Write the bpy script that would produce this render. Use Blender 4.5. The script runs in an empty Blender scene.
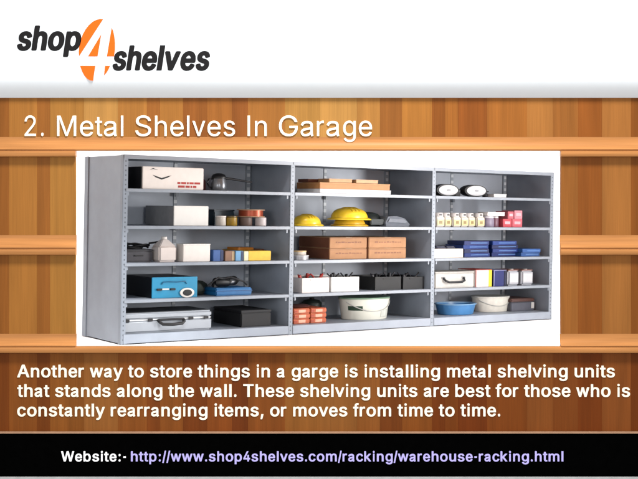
# letter outlines: advance, then closed outlines (1/1000 em)
GLYPH={"R":{".":[278,[[[138,123],[156,117],[170,103],[179,85],[182,61],[180,37],[169,13],[156,-1],[138,-6],[120,0],[108,13],[98,37],[96,61],[99,85],[108,103],[120,116]]]],"2":[556,[[[79,0],[79,66],[313,353],[345,396],[364,426],[382,462],[388,486],[392,516],[388,558],[383,576],[374,594],[361,611],[345,624],[325,636],[307,642],[277,646],[247,643],[223,635],[199,618],[183,600],[169,576],[160,546],[157,510],[151,509],[85,509],[82,510],[84,552],[96,600],[114,636],[137,666],[165,690],[199,710],[235,722],[271,726],[307,723],[343,714],[373,701],[403,678],[429,648],[447,618],[460,582],[466,546],[467,504],[462,468],[452,438],[439,408],[403,350],[342,270],[189,84],[193,81],[475,81],[477,78],[477,6],[475,0]]]],"M":[833,[[[752,716],[753,714],[752,0],[668,1],[668,456],[670,588],[668,599],[605,408],[456,6],[452,0],[379,0],[226,408],[164,597],[160,582],[163,456],[163,6],[158,0],[80,0],[80,714],[200,716],[202,714],[374,246],[416,109],[422,118],[467,264],[630,714],[638,716]]]],"e":[556,[[[304,539],[352,531],[394,513],[431,487],[463,451],[486,409],[501,361],[509,307],[510,241],[502,237],[136,237],[133,235],[135,211],[141,181],[151,151],[161,133],[178,111],[196,95],[214,83],[238,73],[268,67],[298,66],[328,69],[352,77],[370,86],[385,97],[405,121],[418,145],[424,148],[496,130],[501,127],[489,97],[470,67],[448,43],[418,21],[388,5],[352,-5],[316,-10],[274,-11],[220,-3],[178,13],[136,40],[105,73],[76,120],[58,169],[48,223],[47,283],[54,343],[68,391],[92,439],[121,475],[157,505],[202,528],[250,539]],[[423,313],[419,343],[411,373],[400,397],[382,421],[364,439],[340,453],[316,460],[286,463],[256,462],[232,456],[208,445],[184,426],[164,403],[150,379],[139,349],[133,319],[136,311]]]],"t":[278,[[[259,1],[234,-5],[198,-5],[168,0],[144,9],[126,21],[108,41],[97,61],[89,85],[84,133],[84,457],[78,459],[18,459],[12,462],[12,529],[18,533],[84,535],[84,661],[90,663],[156,663],[159,661],[160,535],[246,533],[252,533],[255,529],[255,463],[252,460],[162,459],[160,457],[160,139],[164,103],[169,91],[180,79],[204,72],[222,72],[246,76],[252,74],[265,7]]]],"a":[556,[[[488,16],[464,4],[458,5],[455,1],[422,-13],[410,-12],[386,52],[346,25],[302,6],[242,-9],[188,-11],[152,-6],[118,7],[86,27],[68,44],[57,61],[44,93],[39,115],[41,121],[38,127],[38,145],[42,169],[52,193],[68,214],[86,232],[116,253],[152,268],[224,285],[308,298],[374,315],[377,319],[377,397],[366,415],[350,430],[314,442],[218,443],[176,431],[164,425],[146,409],[116,352],[44,389],[41,391],[42,397],[47,403],[48,409],[62,437],[83,469],[98,483],[128,503],[176,521],[218,529],[272,531],[320,527],[326,524],[332,525],[366,517],[403,499],[430,475],[452,439],[459,421],[463,397],[463,187],[466,91],[470,80],[472,61],[476,56],[483,31],[489,25],[490,19]],[[377,229],[368,233],[363,229],[338,222],[242,207],[170,190],[158,184],[129,163],[118,145],[118,121],[128,99],[140,87],[164,74],[200,68],[254,74],[296,89],[326,107],[364,145],[378,187]]]],"l":[222,[[[69,0],[153,0],[153,716],[69,716]]]],"S":[667,[[[412,719],[448,710],[484,695],[514,678],[544,653],[569,624],[585,594],[596,558],[598,532],[508,531],[503,534],[497,558],[485,582],[470,600],[448,616],[418,631],[388,639],[352,644],[316,644],[280,638],[250,629],[226,617],[202,597],[186,576],[176,552],[173,528],[178,498],[188,480],[200,468],[220,451],[244,438],[310,415],[466,372],[508,352],[544,330],[564,312],[584,288],[595,270],[602,252],[607,228],[610,198],[604,150],[596,126],[586,104],[557,66],[520,36],[472,11],[418,-5],[358,-12],[298,-11],[238,-2],[208,7],[166,25],[136,44],[112,66],[89,96],[76,120],[65,150],[58,192],[64,193],[154,193],[156,192],[166,156],[175,138],[190,120],[214,100],[244,86],[280,75],[316,70],[358,71],[394,76],[430,86],[460,102],[482,120],[501,144],[512,168],[516,198],[513,222],[505,240],[496,252],[475,270],[448,285],[394,304],[232,349],[172,377],[130,406],[106,433],[92,456],[85,474],[81,492],[78,522],[84,570],[98,606],[122,642],[154,670],[196,695],[250,715],[304,724],[358,725]]]],"h":[556,[[[72,714],[150,716],[154,714],[156,448],[159,456],[162,458],[182,486],[210,512],[228,523],[252,532],[294,540],[348,537],[390,524],[408,514],[428,498],[444,481],[457,462],[468,438],[476,414],[484,354],[484,6],[481,0],[402,0],[401,330],[395,378],[389,396],[379,414],[354,442],[324,457],[282,462],[246,457],[216,444],[192,425],[171,396],[161,366],[156,330],[155,6],[150,0],[72,0]]]],"v":[500,[[[29,533],[107,533],[111,528],[224,186],[251,86],[287,216],[390,528],[395,533],[401,533],[467,533],[473,533],[476,528],[293,3],[288,0],[215,0],[209,4],[24,528]]]],"s":[500,[[[306,536],[354,520],[372,510],[393,493],[410,475],[425,451],[436,427],[442,409],[366,389],[346,427],[330,445],[318,453],[300,461],[282,466],[258,468],[234,466],[210,461],[192,453],[174,442],[162,429],[154,415],[149,397],[152,367],[158,355],[168,343],[192,328],[222,317],[348,284],[384,267],[408,250],[432,223],[446,193],[452,151],[448,115],[438,85],[414,51],[384,25],[354,8],[306,-6],[264,-11],[222,-10],[174,-2],[150,5],[132,14],[108,30],[90,46],[78,61],[63,85],[54,109],[48,133],[126,151],[146,109],[156,96],[174,82],[192,73],[216,67],[246,64],[270,66],[294,70],[318,79],[336,91],[348,103],[357,115],[364,133],[365,145],[363,163],[358,175],[348,189],[324,206],[300,215],[168,249],[132,266],[107,283],[81,313],[68,343],[63,385],[67,421],[78,451],[94,475],[119,499],[150,518],[180,530],[216,538],[264,540]]]],"I":[278,[[[97,0],[181,0],[181,716],[97,716]]]],"n":[556,[[[481,0],[402,0],[401,330],[395,378],[389,396],[379,414],[354,442],[324,457],[282,462],[246,457],[216,444],[192,425],[171,396],[161,366],[156,330],[155,6],[150,0],[72,0],[72,529],[78,533],[150,533],[153,528],[153,456],[156,447],[177,480],[207,510],[240,528],[282,539],[330,539],[378,529],[413,510],[444,480],[460,456],[470,432],[478,402],[483,372],[484,6]]]],"G":[778,[[[523,704],[559,689],[584,674],[623,644],[647,620],[666,596],[687,560],[702,524],[709,493],[703,490],[613,490],[587,542],[558,578],[521,608],[499,620],[475,628],[427,639],[379,640],[331,631],[289,615],[247,587],[216,554],[190,512],[171,464],[161,416],[156,356],[161,296],[176,236],[192,200],[217,161],[247,129],[277,108],[319,89],[367,78],[415,76],[463,82],[499,93],[529,108],[553,125],[577,150],[598,182],[611,212],[618,242],[622,278],[619,280],[427,280],[424,284],[424,356],[427,360],[709,361],[717,356],[716,260],[711,218],[702,182],[692,158],[676,128],[643,85],[601,49],[547,18],[487,-1],[421,-9],[355,-7],[313,0],[283,9],[223,36],[193,56],[172,74],[143,104],[127,125],[107,158],[93,188],[72,254],[64,302],[62,332],[62,380],[65,416],[73,464],[85,506],[97,536],[116,572],[139,606],[157,626],[205,668],[259,698],[283,708],[325,719],[355,723],[397,726],[457,721],[487,715]]]],"r":[333,[[[44,0],[44,529],[50,533],[116,533],[121,528],[122,453],[138,480],[152,498],[170,516],[188,527],[206,535],[230,540],[285,540],[289,534],[288,456],[284,453],[254,457],[230,457],[194,449],[176,440],[158,425],[144,408],[135,390],[127,366],[124,342],[123,0]]]],"g":[556,[[[495,533],[499,526],[499,-14],[495,-62],[482,-104],[465,-134],[437,-164],[405,-185],[369,-200],[321,-210],[267,-212],[219,-206],[177,-192],[141,-172],[117,-152],[93,-122],[80,-98],[81,-96],[141,-59],[147,-59],[167,-86],[189,-107],[213,-122],[237,-130],[273,-135],[309,-134],[339,-127],[363,-117],[381,-104],[398,-86],[408,-68],[414,-50],[418,-8],[418,94],[417,96],[411,93],[388,58],[361,34],[327,15],[297,9],[249,8],[207,16],[171,31],[147,47],[129,62],[105,91],[83,130],[68,172],[60,214],[57,268],[61,328],[71,376],[84,412],[107,454],[138,490],[171,515],[213,533],[243,539],[279,540],[309,537],[333,530],[357,516],[375,502],[417,449],[421,454],[422,532]],[[291,463],[261,462],[231,455],[208,442],[188,424],[167,394],[152,358],[143,322],[139,286],[140,244],[145,208],[156,172],[171,142],[190,118],[213,101],[243,89],[273,84],[303,85],[333,93],[357,106],[377,124],[394,148],[407,178],[415,214],[419,256],[419,298],[414,334],[404,370],[391,400],[369,428],[345,447],[321,458]]]]},"B":{"A":[722,[[[705,7],[693,1],[681,0],[585,0],[573,3],[567,7],[495,190],[489,192],[231,192],[225,186],[158,7],[153,4],[141,0],[39,0],[22,4],[15,11],[16,18],[283,705],[290,712],[303,716],[417,716],[429,712],[436,705],[706,18],[707,11]],[[363,548],[357,547],[314,420],[269,303],[268,300],[273,297],[447,297],[453,300],[407,420]]]],"T":[667,[[[385,0],[283,0],[273,4],[266,11],[266,610],[61,611],[47,614],[41,617],[37,625],[37,701],[40,709],[45,712],[61,716],[607,716],[622,712],[629,705],[630,625],[626,617],[619,613],[607,611],[403,610],[403,15],[397,5]]]],"W":[944,[[[930,709],[931,698],[742,7],[726,0],[624,0],[606,4],[600,10],[474,483],[468,475],[343,11],[337,4],[324,0],[216,0],[200,7],[13,698],[14,709],[30,716],[126,716],[138,712],[145,705],[261,256],[270,214],[276,225],[400,705],[407,712],[420,716],[522,716],[540,710],[545,701],[672,209],[797,705],[804,712],[822,716],[912,716],[924,713]]]],"a":[556,[[[484,23],[460,14],[458,11],[448,8],[445,5],[382,-24],[370,-4],[352,39],[316,21],[280,8],[274,8],[270,5],[238,-2],[202,-5],[166,-1],[124,12],[100,25],[76,48],[65,65],[52,95],[46,119],[43,149],[46,173],[54,197],[67,221],[82,241],[106,263],[148,284],[213,305],[280,319],[286,318],[334,335],[339,341],[339,377],[333,395],[316,403],[274,411],[226,405],[184,393],[167,377],[148,340],[141,335],[42,389],[45,401],[64,437],[76,453],[94,473],[130,496],[166,511],[214,523],[274,528],[322,523],[358,514],[394,497],[421,473],[443,437],[452,413],[456,389],[457,233],[455,227],[457,221],[457,131],[462,83],[484,33]],[[338,215],[334,220],[220,195],[172,176],[161,167],[151,149],[160,119],[172,108],[196,104],[214,105],[238,108],[262,116],[292,131],[314,149],[330,167],[337,179]]]],"b":[611,[[[60,712],[76,716],[160,716],[174,712],[181,705],[182,508],[184,503],[224,530],[262,543],[316,547],[370,542],[418,527],[460,502],[496,468],[523,428],[543,380],[551,347],[557,311],[558,249],[555,212],[548,176],[531,124],[504,81],[471,44],[430,16],[403,4],[370,-5],[316,-11],[280,-9],[244,0],[214,14],[184,36],[179,33],[179,15],[176,8],[160,0],[70,0],[59,4],[53,11],[52,701],[55,709]],[[304,92],[328,94],[352,103],[376,121],[394,141],[408,165],[419,197],[426,230],[428,271],[426,307],[419,344],[408,373],[394,398],[374,420],[353,435],[328,444],[304,446],[274,443],[254,435],[233,420],[214,400],[200,376],[189,344],[183,311],[180,271],[182,230],[189,194],[199,165],[212,143],[232,119],[255,103],[280,94]]]],"c":[556,[[[445,499],[470,475],[498,439],[509,417],[518,391],[517,384],[513,380],[505,376],[427,356],[409,355],[396,362],[385,389],[368,413],[357,424],[340,435],[319,443],[295,446],[271,445],[247,438],[225,424],[206,406],[193,387],[181,362],[173,336],[167,303],[165,267],[167,230],[177,187],[193,150],[219,117],[247,98],[271,92],[295,90],[319,94],[341,103],[358,113],[375,132],[385,147],[398,179],[409,185],[421,186],[505,165],[517,157],[519,150],[513,132],[493,92],[467,59],[433,30],[391,7],[349,-5],[301,-11],[247,-8],[199,4],[153,26],[114,59],[95,81],[77,106],[53,157],[41,208],[37,267],[39,307],[44,344],[59,395],[82,439],[114,479],[151,509],[187,528],[235,542],[289,547],[349,541],[373,535],[403,523]]]],"d":[611,[[[552,712],[556,709],[559,701],[559,11],[552,4],[538,0],[448,1],[440,4],[433,11],[433,33],[430,38],[404,19],[370,1],[334,-8],[292,-11],[256,-8],[226,-2],[178,17],[136,47],[104,84],[88,110],[75,139],[59,190],[52,249],[52,289],[55,325],[68,380],[88,428],[116,468],[154,504],[196,528],[244,542],[298,547],[334,545],[356,541],[394,526],[428,504],[430,500],[431,705],[438,712],[454,716],[538,716]],[[310,92],[334,94],[358,103],[377,117],[397,139],[409,161],[422,194],[429,230],[431,271],[429,311],[423,344],[413,373],[401,395],[382,417],[358,434],[334,443],[310,446],[280,443],[258,435],[238,420],[217,398],[202,373],[192,344],[184,307],[182,271],[185,230],[192,197],[204,165],[218,139],[238,117],[259,103],[280,95]]]],"e":[556,[[[264,547],[312,545],[360,536],[402,518],[441,490],[471,457],[492,420],[509,373],[518,325],[520,241],[516,234],[509,230],[498,228],[168,228],[164,227],[173,179],[180,161],[191,143],[206,124],[223,110],[240,100],[258,94],[282,90],[306,91],[324,94],[342,101],[355,110],[370,124],[395,165],[408,170],[420,169],[498,150],[510,143],[511,132],[496,95],[479,70],[454,44],[429,26],[396,8],[360,-3],[330,-8],[270,-10],[216,-2],[168,16],[135,37],[100,70],[72,112],[57,143],[48,172],[38,227],[36,289],[40,325],[46,358],[64,409],[89,453],[122,490],[164,519],[210,538]],[[165,329],[174,327],[384,327],[392,329],[379,376],[367,398],[353,417],[336,431],[323,439],[306,444],[282,446],[258,444],[240,438],[221,428],[205,413],[192,398],[179,376],[171,355]]]],"f":[333,[[[109,1],[97,7],[93,15],[93,438],[91,442],[25,442],[9,449],[7,457],[7,530],[13,536],[25,540],[92,541],[94,617],[101,650],[117,683],[132,701],[148,716],[175,731],[211,742],[247,744],[289,739],[319,729],[326,720],[307,643],[301,637],[289,633],[277,633],[253,640],[241,640],[229,636],[216,621],[210,595],[210,541],[289,540],[301,537],[307,532],[309,526],[309,457],[306,449],[295,443],[211,442],[210,438],[209,11],[202,4],[193,1]]]],"g":[611,[[[550,537],[556,532],[559,526],[559,1],[557,-32],[551,-62],[534,-102],[509,-135],[473,-164],[427,-186],[376,-199],[310,-204],[256,-200],[202,-188],[156,-167],[124,-145],[94,-113],[75,-80],[78,-72],[82,-69],[154,-30],[172,-28],[184,-33],[223,-76],[256,-95],[280,-101],[304,-103],[334,-102],[358,-97],[376,-90],[394,-80],[406,-69],[416,-54],[428,-21],[429,44],[424,48],[382,22],[346,11],[304,7],[262,9],[226,15],[184,31],[142,57],[116,81],[92,114],[75,147],[60,194],[54,234],[53,293],[59,348],[69,384],[89,428],[116,468],[154,504],[194,526],[238,541],[262,545],[298,547],[352,542],[388,529],[411,516],[430,500],[432,505],[433,530],[442,538],[454,540],[532,540]],[[316,446],[292,445],[266,439],[246,428],[226,410],[209,384],[196,355],[187,322],[183,289],[184,249],[189,216],[198,187],[213,158],[232,136],[250,122],[274,112],[298,108],[328,109],[352,115],[371,125],[392,143],[408,165],[419,190],[427,223],[431,260],[430,300],[425,337],[415,369],[401,395],[383,417],[364,432],[340,442]]]],"h":[611,[[[76,712],[93,716],[177,716],[193,712],[200,705],[201,504],[243,528],[285,542],[333,547],[381,544],[423,534],[459,517],[488,493],[512,464],[525,438],[534,413],[539,387],[542,354],[542,15],[537,5],[519,0],[435,0],[418,4],[411,11],[411,332],[407,369],[394,402],[375,424],[351,439],[315,445],[279,440],[245,424],[220,398],[206,365],[200,322],[200,11],[193,4],[177,0],[87,0],[71,7],[69,15],[69,701],[71,709]]]],"i":[278,[[[101,540],[179,539],[191,533],[194,526],[194,15],[191,7],[179,1],[101,0],[91,4],[84,11],[84,526],[89,535]],[[181,723],[197,705],[206,679],[205,650],[196,628],[178,610],[155,600],[125,600],[101,610],[80,632],[72,654],[73,683],[83,707],[101,725],[125,735],[155,735]]]],"k":[556,[[[42,712],[59,716],[143,716],[157,712],[165,705],[165,347],[167,343],[362,537],[377,540],[485,540],[496,537],[503,531],[505,526],[501,519],[290,307],[290,303],[517,22],[521,14],[515,5],[497,0],[389,0],[375,4],[197,224],[191,224],[166,201],[165,197],[165,15],[162,7],[149,1],[137,0],[53,0],[38,7],[35,15],[35,701],[38,709]]]],"l":[278,[[[71,0],[207,0],[207,716],[71,716]]]],"m":[889,[[[819,7],[811,2],[799,0],[715,0],[698,4],[691,11],[690,354],[688,384],[679,409],[664,427],[637,441],[607,446],[571,442],[547,430],[525,406],[513,376],[510,347],[509,11],[502,4],[487,0],[397,0],[381,7],[378,15],[376,384],[367,409],[346,431],[325,442],[295,446],[265,441],[235,425],[213,398],[202,369],[199,336],[198,11],[191,4],[175,0],[91,0],[73,5],[67,15],[67,526],[70,533],[85,540],[181,539],[188,537],[195,530],[196,508],[199,505],[235,529],[271,543],[313,549],[355,548],[391,539],[417,526],[440,508],[463,481],[469,484],[499,510],[529,528],[563,541],[601,548],[643,549],[681,544],[721,531],[750,515],[778,490],[799,461],[813,427],[820,391],[822,358],[822,15]]]],"n":[611,[[[537,5],[519,0],[435,0],[418,4],[411,11],[411,332],[407,369],[394,402],[375,424],[351,439],[315,445],[279,440],[245,424],[220,398],[206,365],[200,322],[200,11],[193,4],[177,0],[87,0],[71,7],[69,15],[69,526],[72,533],[87,540],[183,539],[189,537],[197,530],[198,508],[201,503],[230,522],[273,539],[321,547],[369,545],[411,537],[447,524],[477,503],[498,482],[518,453],[529,427],[536,402],[541,369],[542,15]]]],"o":[611,[[[448,512],[491,479],[522,442],[548,395],[564,344],[571,285],[571,249],[567,212],[554,157],[531,110],[502,70],[466,37],[430,15],[382,-2],[328,-10],[268,-9],[214,3],[163,26],[121,59],[90,95],[64,141],[47,194],[42,227],[40,263],[44,325],[58,380],[81,428],[111,468],[148,501],[190,524],[232,539],[286,547],[346,545],[400,533]],[[304,90],[334,93],[358,101],[382,117],[402,139],[418,165],[430,197],[436,230],[439,267],[436,303],[429,340],[418,370],[401,398],[382,419],[358,435],[334,443],[304,446],[274,442],[250,433],[227,417],[208,395],[193,369],[182,340],[175,303],[172,267],[175,230],[181,197],[193,165],[209,139],[230,117],[251,103],[274,94]]]],"p":[611,[[[60,-190],[55,-186],[52,-179],[53,530],[58,536],[70,540],[160,540],[172,536],[178,530],[179,508],[180,504],[184,503],[214,525],[242,537],[274,545],[316,547],[352,545],[382,539],[406,531],[434,519],[475,490],[496,468],[512,446],[537,398],[551,347],[558,289],[558,249],[555,212],[543,157],[523,110],[496,70],[460,36],[418,10],[370,-5],[316,-11],[262,-5],[226,8],[184,36],[182,30],[181,-182],[174,-190],[160,-193],[76,-193]],[[304,92],[328,94],[352,103],[376,121],[394,141],[408,165],[419,198],[426,230],[428,271],[426,307],[419,344],[408,373],[394,398],[374,420],[353,435],[328,444],[304,446],[280,444],[254,435],[233,420],[214,400],[200,377],[189,344],[183,311],[180,271],[182,230],[189,194],[199,165],[212,143],[230,121],[255,103],[280,94]]]],"r":[389,[[[54,2],[44,7],[41,15],[42,530],[48,536],[60,540],[150,540],[165,533],[168,530],[169,515],[174,513],[209,533],[246,545],[288,548],[330,547],[338,544],[344,541],[348,533],[348,449],[344,442],[336,437],[324,435],[288,440],[264,440],[229,431],[211,420],[198,408],[186,392],[177,373],[171,336],[170,11],[164,4],[150,0]]]],"s":[556,[[[109,35],[77,66],[56,99],[43,139],[45,146],[55,153],[145,172],[157,172],[170,165],[186,128],[207,106],[235,94],[277,89],[319,94],[346,106],[369,128],[375,143],[376,157],[373,172],[367,183],[360,190],[343,200],[319,209],[205,234],[169,246],[132,263],[97,289],[81,307],[73,322],[64,344],[59,369],[59,395],[62,417],[69,439],[81,460],[109,492],[144,515],[193,535],[235,544],[295,547],[343,542],[391,529],[431,508],[464,479],[487,446],[503,406],[499,398],[494,395],[409,376],[391,375],[379,382],[363,413],[342,435],[313,447],[277,450],[241,443],[213,428],[203,417],[197,406],[195,380],[197,369],[205,357],[211,351],[229,341],[259,331],[367,306],[403,295],[440,278],[475,251],[490,234],[502,212],[508,197],[512,172],[513,146],[509,124],[502,103],[490,81],[461,48],[425,22],[385,5],[325,-8],[259,-10],[205,-4],[151,11]]]],"t":[333,[[[317,6],[289,-2],[253,-5],[211,-3],[175,5],[149,17],[124,35],[106,57],[94,82],[87,108],[85,137],[85,440],[25,442],[11,448],[7,455],[7,524],[8,532],[20,539],[79,540],[85,543],[85,652],[90,659],[97,663],[187,665],[205,660],[211,652],[212,543],[217,540],[295,540],[307,537],[314,528],[314,455],[310,448],[295,442],[212,440],[211,148],[214,119],[219,108],[225,101],[235,97],[247,96],[295,101],[309,93],[326,17],[323,9]]]],"u":[611,[[[72,534],[87,540],[177,540],[191,538],[200,530],[200,209],[205,169],[216,139],[239,114],[267,100],[297,96],[333,100],[349,107],[367,118],[379,129],[390,143],[401,165],[406,180],[411,220],[411,530],[420,538],[435,540],[519,540],[531,538],[539,534],[542,527],[542,15],[537,5],[519,0],[429,1],[420,4],[414,12],[413,34],[411,39],[381,19],[339,2],[291,-6],[243,-5],[207,1],[177,12],[141,32],[115,55],[99,77],[86,103],[77,129],[70,169],[69,527]]]],"v":[556,[[[538,533],[541,530],[540,522],[344,11],[337,4],[321,0],[237,0],[220,4],[213,13],[16,522],[15,530],[23,537],[39,540],[129,540],[141,538],[148,533],[279,177],[409,533],[417,538],[429,540],[519,540],[531,538]]]],"w":[778,[[[757,530],[757,522],[601,7],[591,1],[579,0],[495,0],[480,7],[393,321],[387,328],[297,7],[285,1],[273,0],[195,0],[183,3],[175,7],[21,522],[21,530],[24,533],[39,540],[129,540],[143,537],[151,530],[237,213],[243,224],[323,526],[327,533],[332,537],[345,540],[435,540],[446,537],[453,531],[537,219],[543,222],[629,533],[645,540],[735,540],[749,537]]]],"y":[556,[[[64,-185],[59,-181],[55,-174],[76,-97],[81,-93],[93,-89],[141,-94],[153,-92],[165,-85],[177,-72],[188,-53],[212,12],[15,524],[16,531],[26,538],[39,540],[129,540],[141,538],[150,531],[279,176],[407,531],[417,538],[429,540],[519,540],[537,535],[540,531],[541,524],[513,451],[314,-68],[286,-123],[268,-145],[247,-163],[219,-180],[196,-189],[165,-194],[129,-196],[93,-192]]]],".":[278,[[[130,145],[160,142],[182,130],[200,108],[208,82],[206,50],[196,24],[178,6],[166,0],[148,-5],[118,-2],[95,9],[78,31],[70,57],[72,90],[82,114],[94,128],[106,137]]]],",":[278,[[[215,120],[222,113],[222,106],[157,-150],[150,-157],[140,-161],[80,-161],[63,-157],[58,-153],[55,-146],[93,113],[100,120],[116,124],[200,124]]]],":":[333,[[[157,145],[187,142],[210,130],[228,108],[235,82],[234,50],[223,24],[205,6],[193,0],[175,-5],[145,-2],[123,9],[106,31],[98,57],[99,90],[109,114],[121,128],[133,137]],[[157,367],[140,371],[127,378],[109,396],[99,422],[98,455],[106,480],[112,491],[123,502],[145,514],[175,517],[190,513],[205,506],[223,488],[234,462],[235,429],[228,404],[211,382],[187,369]]]],"-":[333,[[[257,349],[259,342],[259,269],[256,262],[248,256],[236,254],[98,254],[82,258],[75,265],[74,346],[80,353],[86,356],[236,358],[248,356]]]],"/":[278,[[[257,748],[269,742],[273,734],[108,-92],[101,-99],[89,-103],[17,-101],[8,-95],[5,-88],[170,737],[177,745],[185,748]]]],"4":[556,[[[387,714],[396,709],[398,705],[398,698],[171,248],[316,248],[319,252],[319,442],[321,449],[333,457],[345,458],[417,458],[429,454],[434,449],[436,442],[436,252],[441,248],[501,248],[514,241],[517,234],[517,154],[511,146],[501,143],[441,142],[436,139],[436,15],[433,7],[417,0],[339,0],[327,4],[320,11],[319,139],[315,142],[63,142],[51,144],[45,146],[39,154],[39,227],[282,709],[291,714],[302,716]]]]},"L":{"s":[463,[[[319,544],[349,532],[373,519],[393,502],[412,482],[430,454],[442,426],[448,406],[444,390],[433,380],[418,374],[343,356],[319,356],[303,362],[292,370],[276,402],[264,418],[253,424],[235,426],[214,422],[198,410],[191,394],[192,374],[200,362],[217,353],[319,325],[355,312],[389,294],[417,270],[431,254],[443,234],[454,198],[456,154],[453,134],[446,110],[436,90],[423,70],[397,43],[361,19],[325,4],[277,-7],[217,-10],[169,-5],[121,9],[97,20],[71,38],[50,58],[35,78],[19,106],[9,138],[7,158],[14,170],[36,182],[109,199],[139,200],[154,194],[165,186],[170,178],[180,150],[193,133],[211,124],[229,122],[253,125],[271,135],[284,154],[284,174],[277,187],[265,196],[157,224],[121,238],[85,258],[57,282],[35,314],[22,354],[20,394],[23,418],[29,438],[45,470],[70,498],[102,522],[145,542],[187,552],[235,556],[277,553]]]],"h":[477,[[[26,709],[50,716],[134,716],[152,712],[170,700],[177,684],[177,544],[182,541],[218,551],[254,556],[296,554],[338,546],[368,534],[398,516],[419,496],[440,468],[454,440],[461,416],[469,356],[470,32],[466,20],[454,8],[428,0],[344,0],[320,6],[304,20],[300,32],[299,356],[293,380],[283,400],[267,416],[248,421],[224,417],[204,404],[189,384],[180,356],[177,324],[177,32],[174,20],[158,6],[146,2],[128,0],[44,1],[24,8],[11,20],[7,32],[7,684],[11,696]]]],"o":[534,[[[379,534],[402,522],[426,506],[462,472],[491,430],[512,382],[524,326],[527,254],[521,198],[505,146],[483,102],[451,62],[413,30],[366,7],[324,-5],[264,-10],[210,-5],[156,12],[111,38],[73,74],[43,118],[23,162],[10,218],[7,254],[7,290],[13,346],[28,398],[53,446],[84,485],[120,515],[168,539],[222,553],[270,556],[324,551]],[[264,123],[282,125],[300,132],[316,146],[331,166],[342,189],[348,210],[354,238],[356,270],[354,302],[350,330],[341,358],[330,382],[318,398],[300,414],[282,421],[264,423],[246,420],[234,414],[217,398],[202,378],[191,354],[184,326],[178,270],[180,238],[186,210],[192,188],[203,166],[216,148],[231,134],[246,126]]]],"p":[522,[[[26,-176],[14,-167],[7,-151],[7,517],[11,529],[26,543],[50,549],[134,549],[152,545],[170,535],[194,545],[218,551],[272,556],[308,553],[332,549],[362,540],[392,526],[410,515],[432,497],[463,461],[488,417],[505,365],[515,297],[513,233],[508,197],[501,165],[482,117],[456,77],[431,49],[398,24],[362,6],[320,-6],[272,-10],[230,-7],[206,-2],[182,7],[178,5],[178,-151],[174,-163],[164,-174],[152,-180],[134,-183],[50,-183]],[[260,423],[242,420],[227,413],[212,399],[199,381],[190,361],[182,333],[177,273],[182,217],[189,189],[198,169],[212,149],[229,133],[242,127],[260,124],[278,127],[289,133],[307,149],[319,165],[330,189],[338,217],[343,273],[341,309],[337,333],[331,357],[320,381],[305,401],[290,415],[278,420]]]],"e":[521,[[[169,540],[217,552],[265,556],[313,552],[361,539],[403,518],[443,486],[469,455],[491,414],[507,358],[514,298],[514,246],[509,234],[500,226],[487,220],[469,217],[187,216],[183,214],[193,178],[209,154],[230,134],[241,128],[259,124],[289,124],[311,134],[327,150],[349,186],[361,193],[373,197],[397,198],[432,190],[481,177],[499,166],[506,154],[506,142],[494,110],[477,82],[457,58],[438,42],[415,26],[385,10],[331,-5],[277,-10],[217,-6],[169,7],[122,30],[83,62],[52,102],[29,146],[13,198],[8,234],[7,270],[11,330],[17,362],[27,394],[50,442],[80,482],[121,515]],[[337,350],[324,382],[306,406],[289,418],[265,423],[241,419],[217,403],[199,381],[185,350],[193,347],[331,347]]]],"l":[192,[[[7,0],[185,0],[185,716],[7,716]]]],"v":[545,[[[532,532],[538,520],[536,508],[356,20],[343,8],[319,0],[229,0],[202,8],[192,16],[187,24],[165,84],[9,508],[7,520],[9,528],[25,542],[49,549],[145,549],[163,544],[176,536],[184,524],[271,274],[277,279],[362,524],[370,536],[385,545],[403,549],[493,549],[517,544]]]]}}
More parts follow.
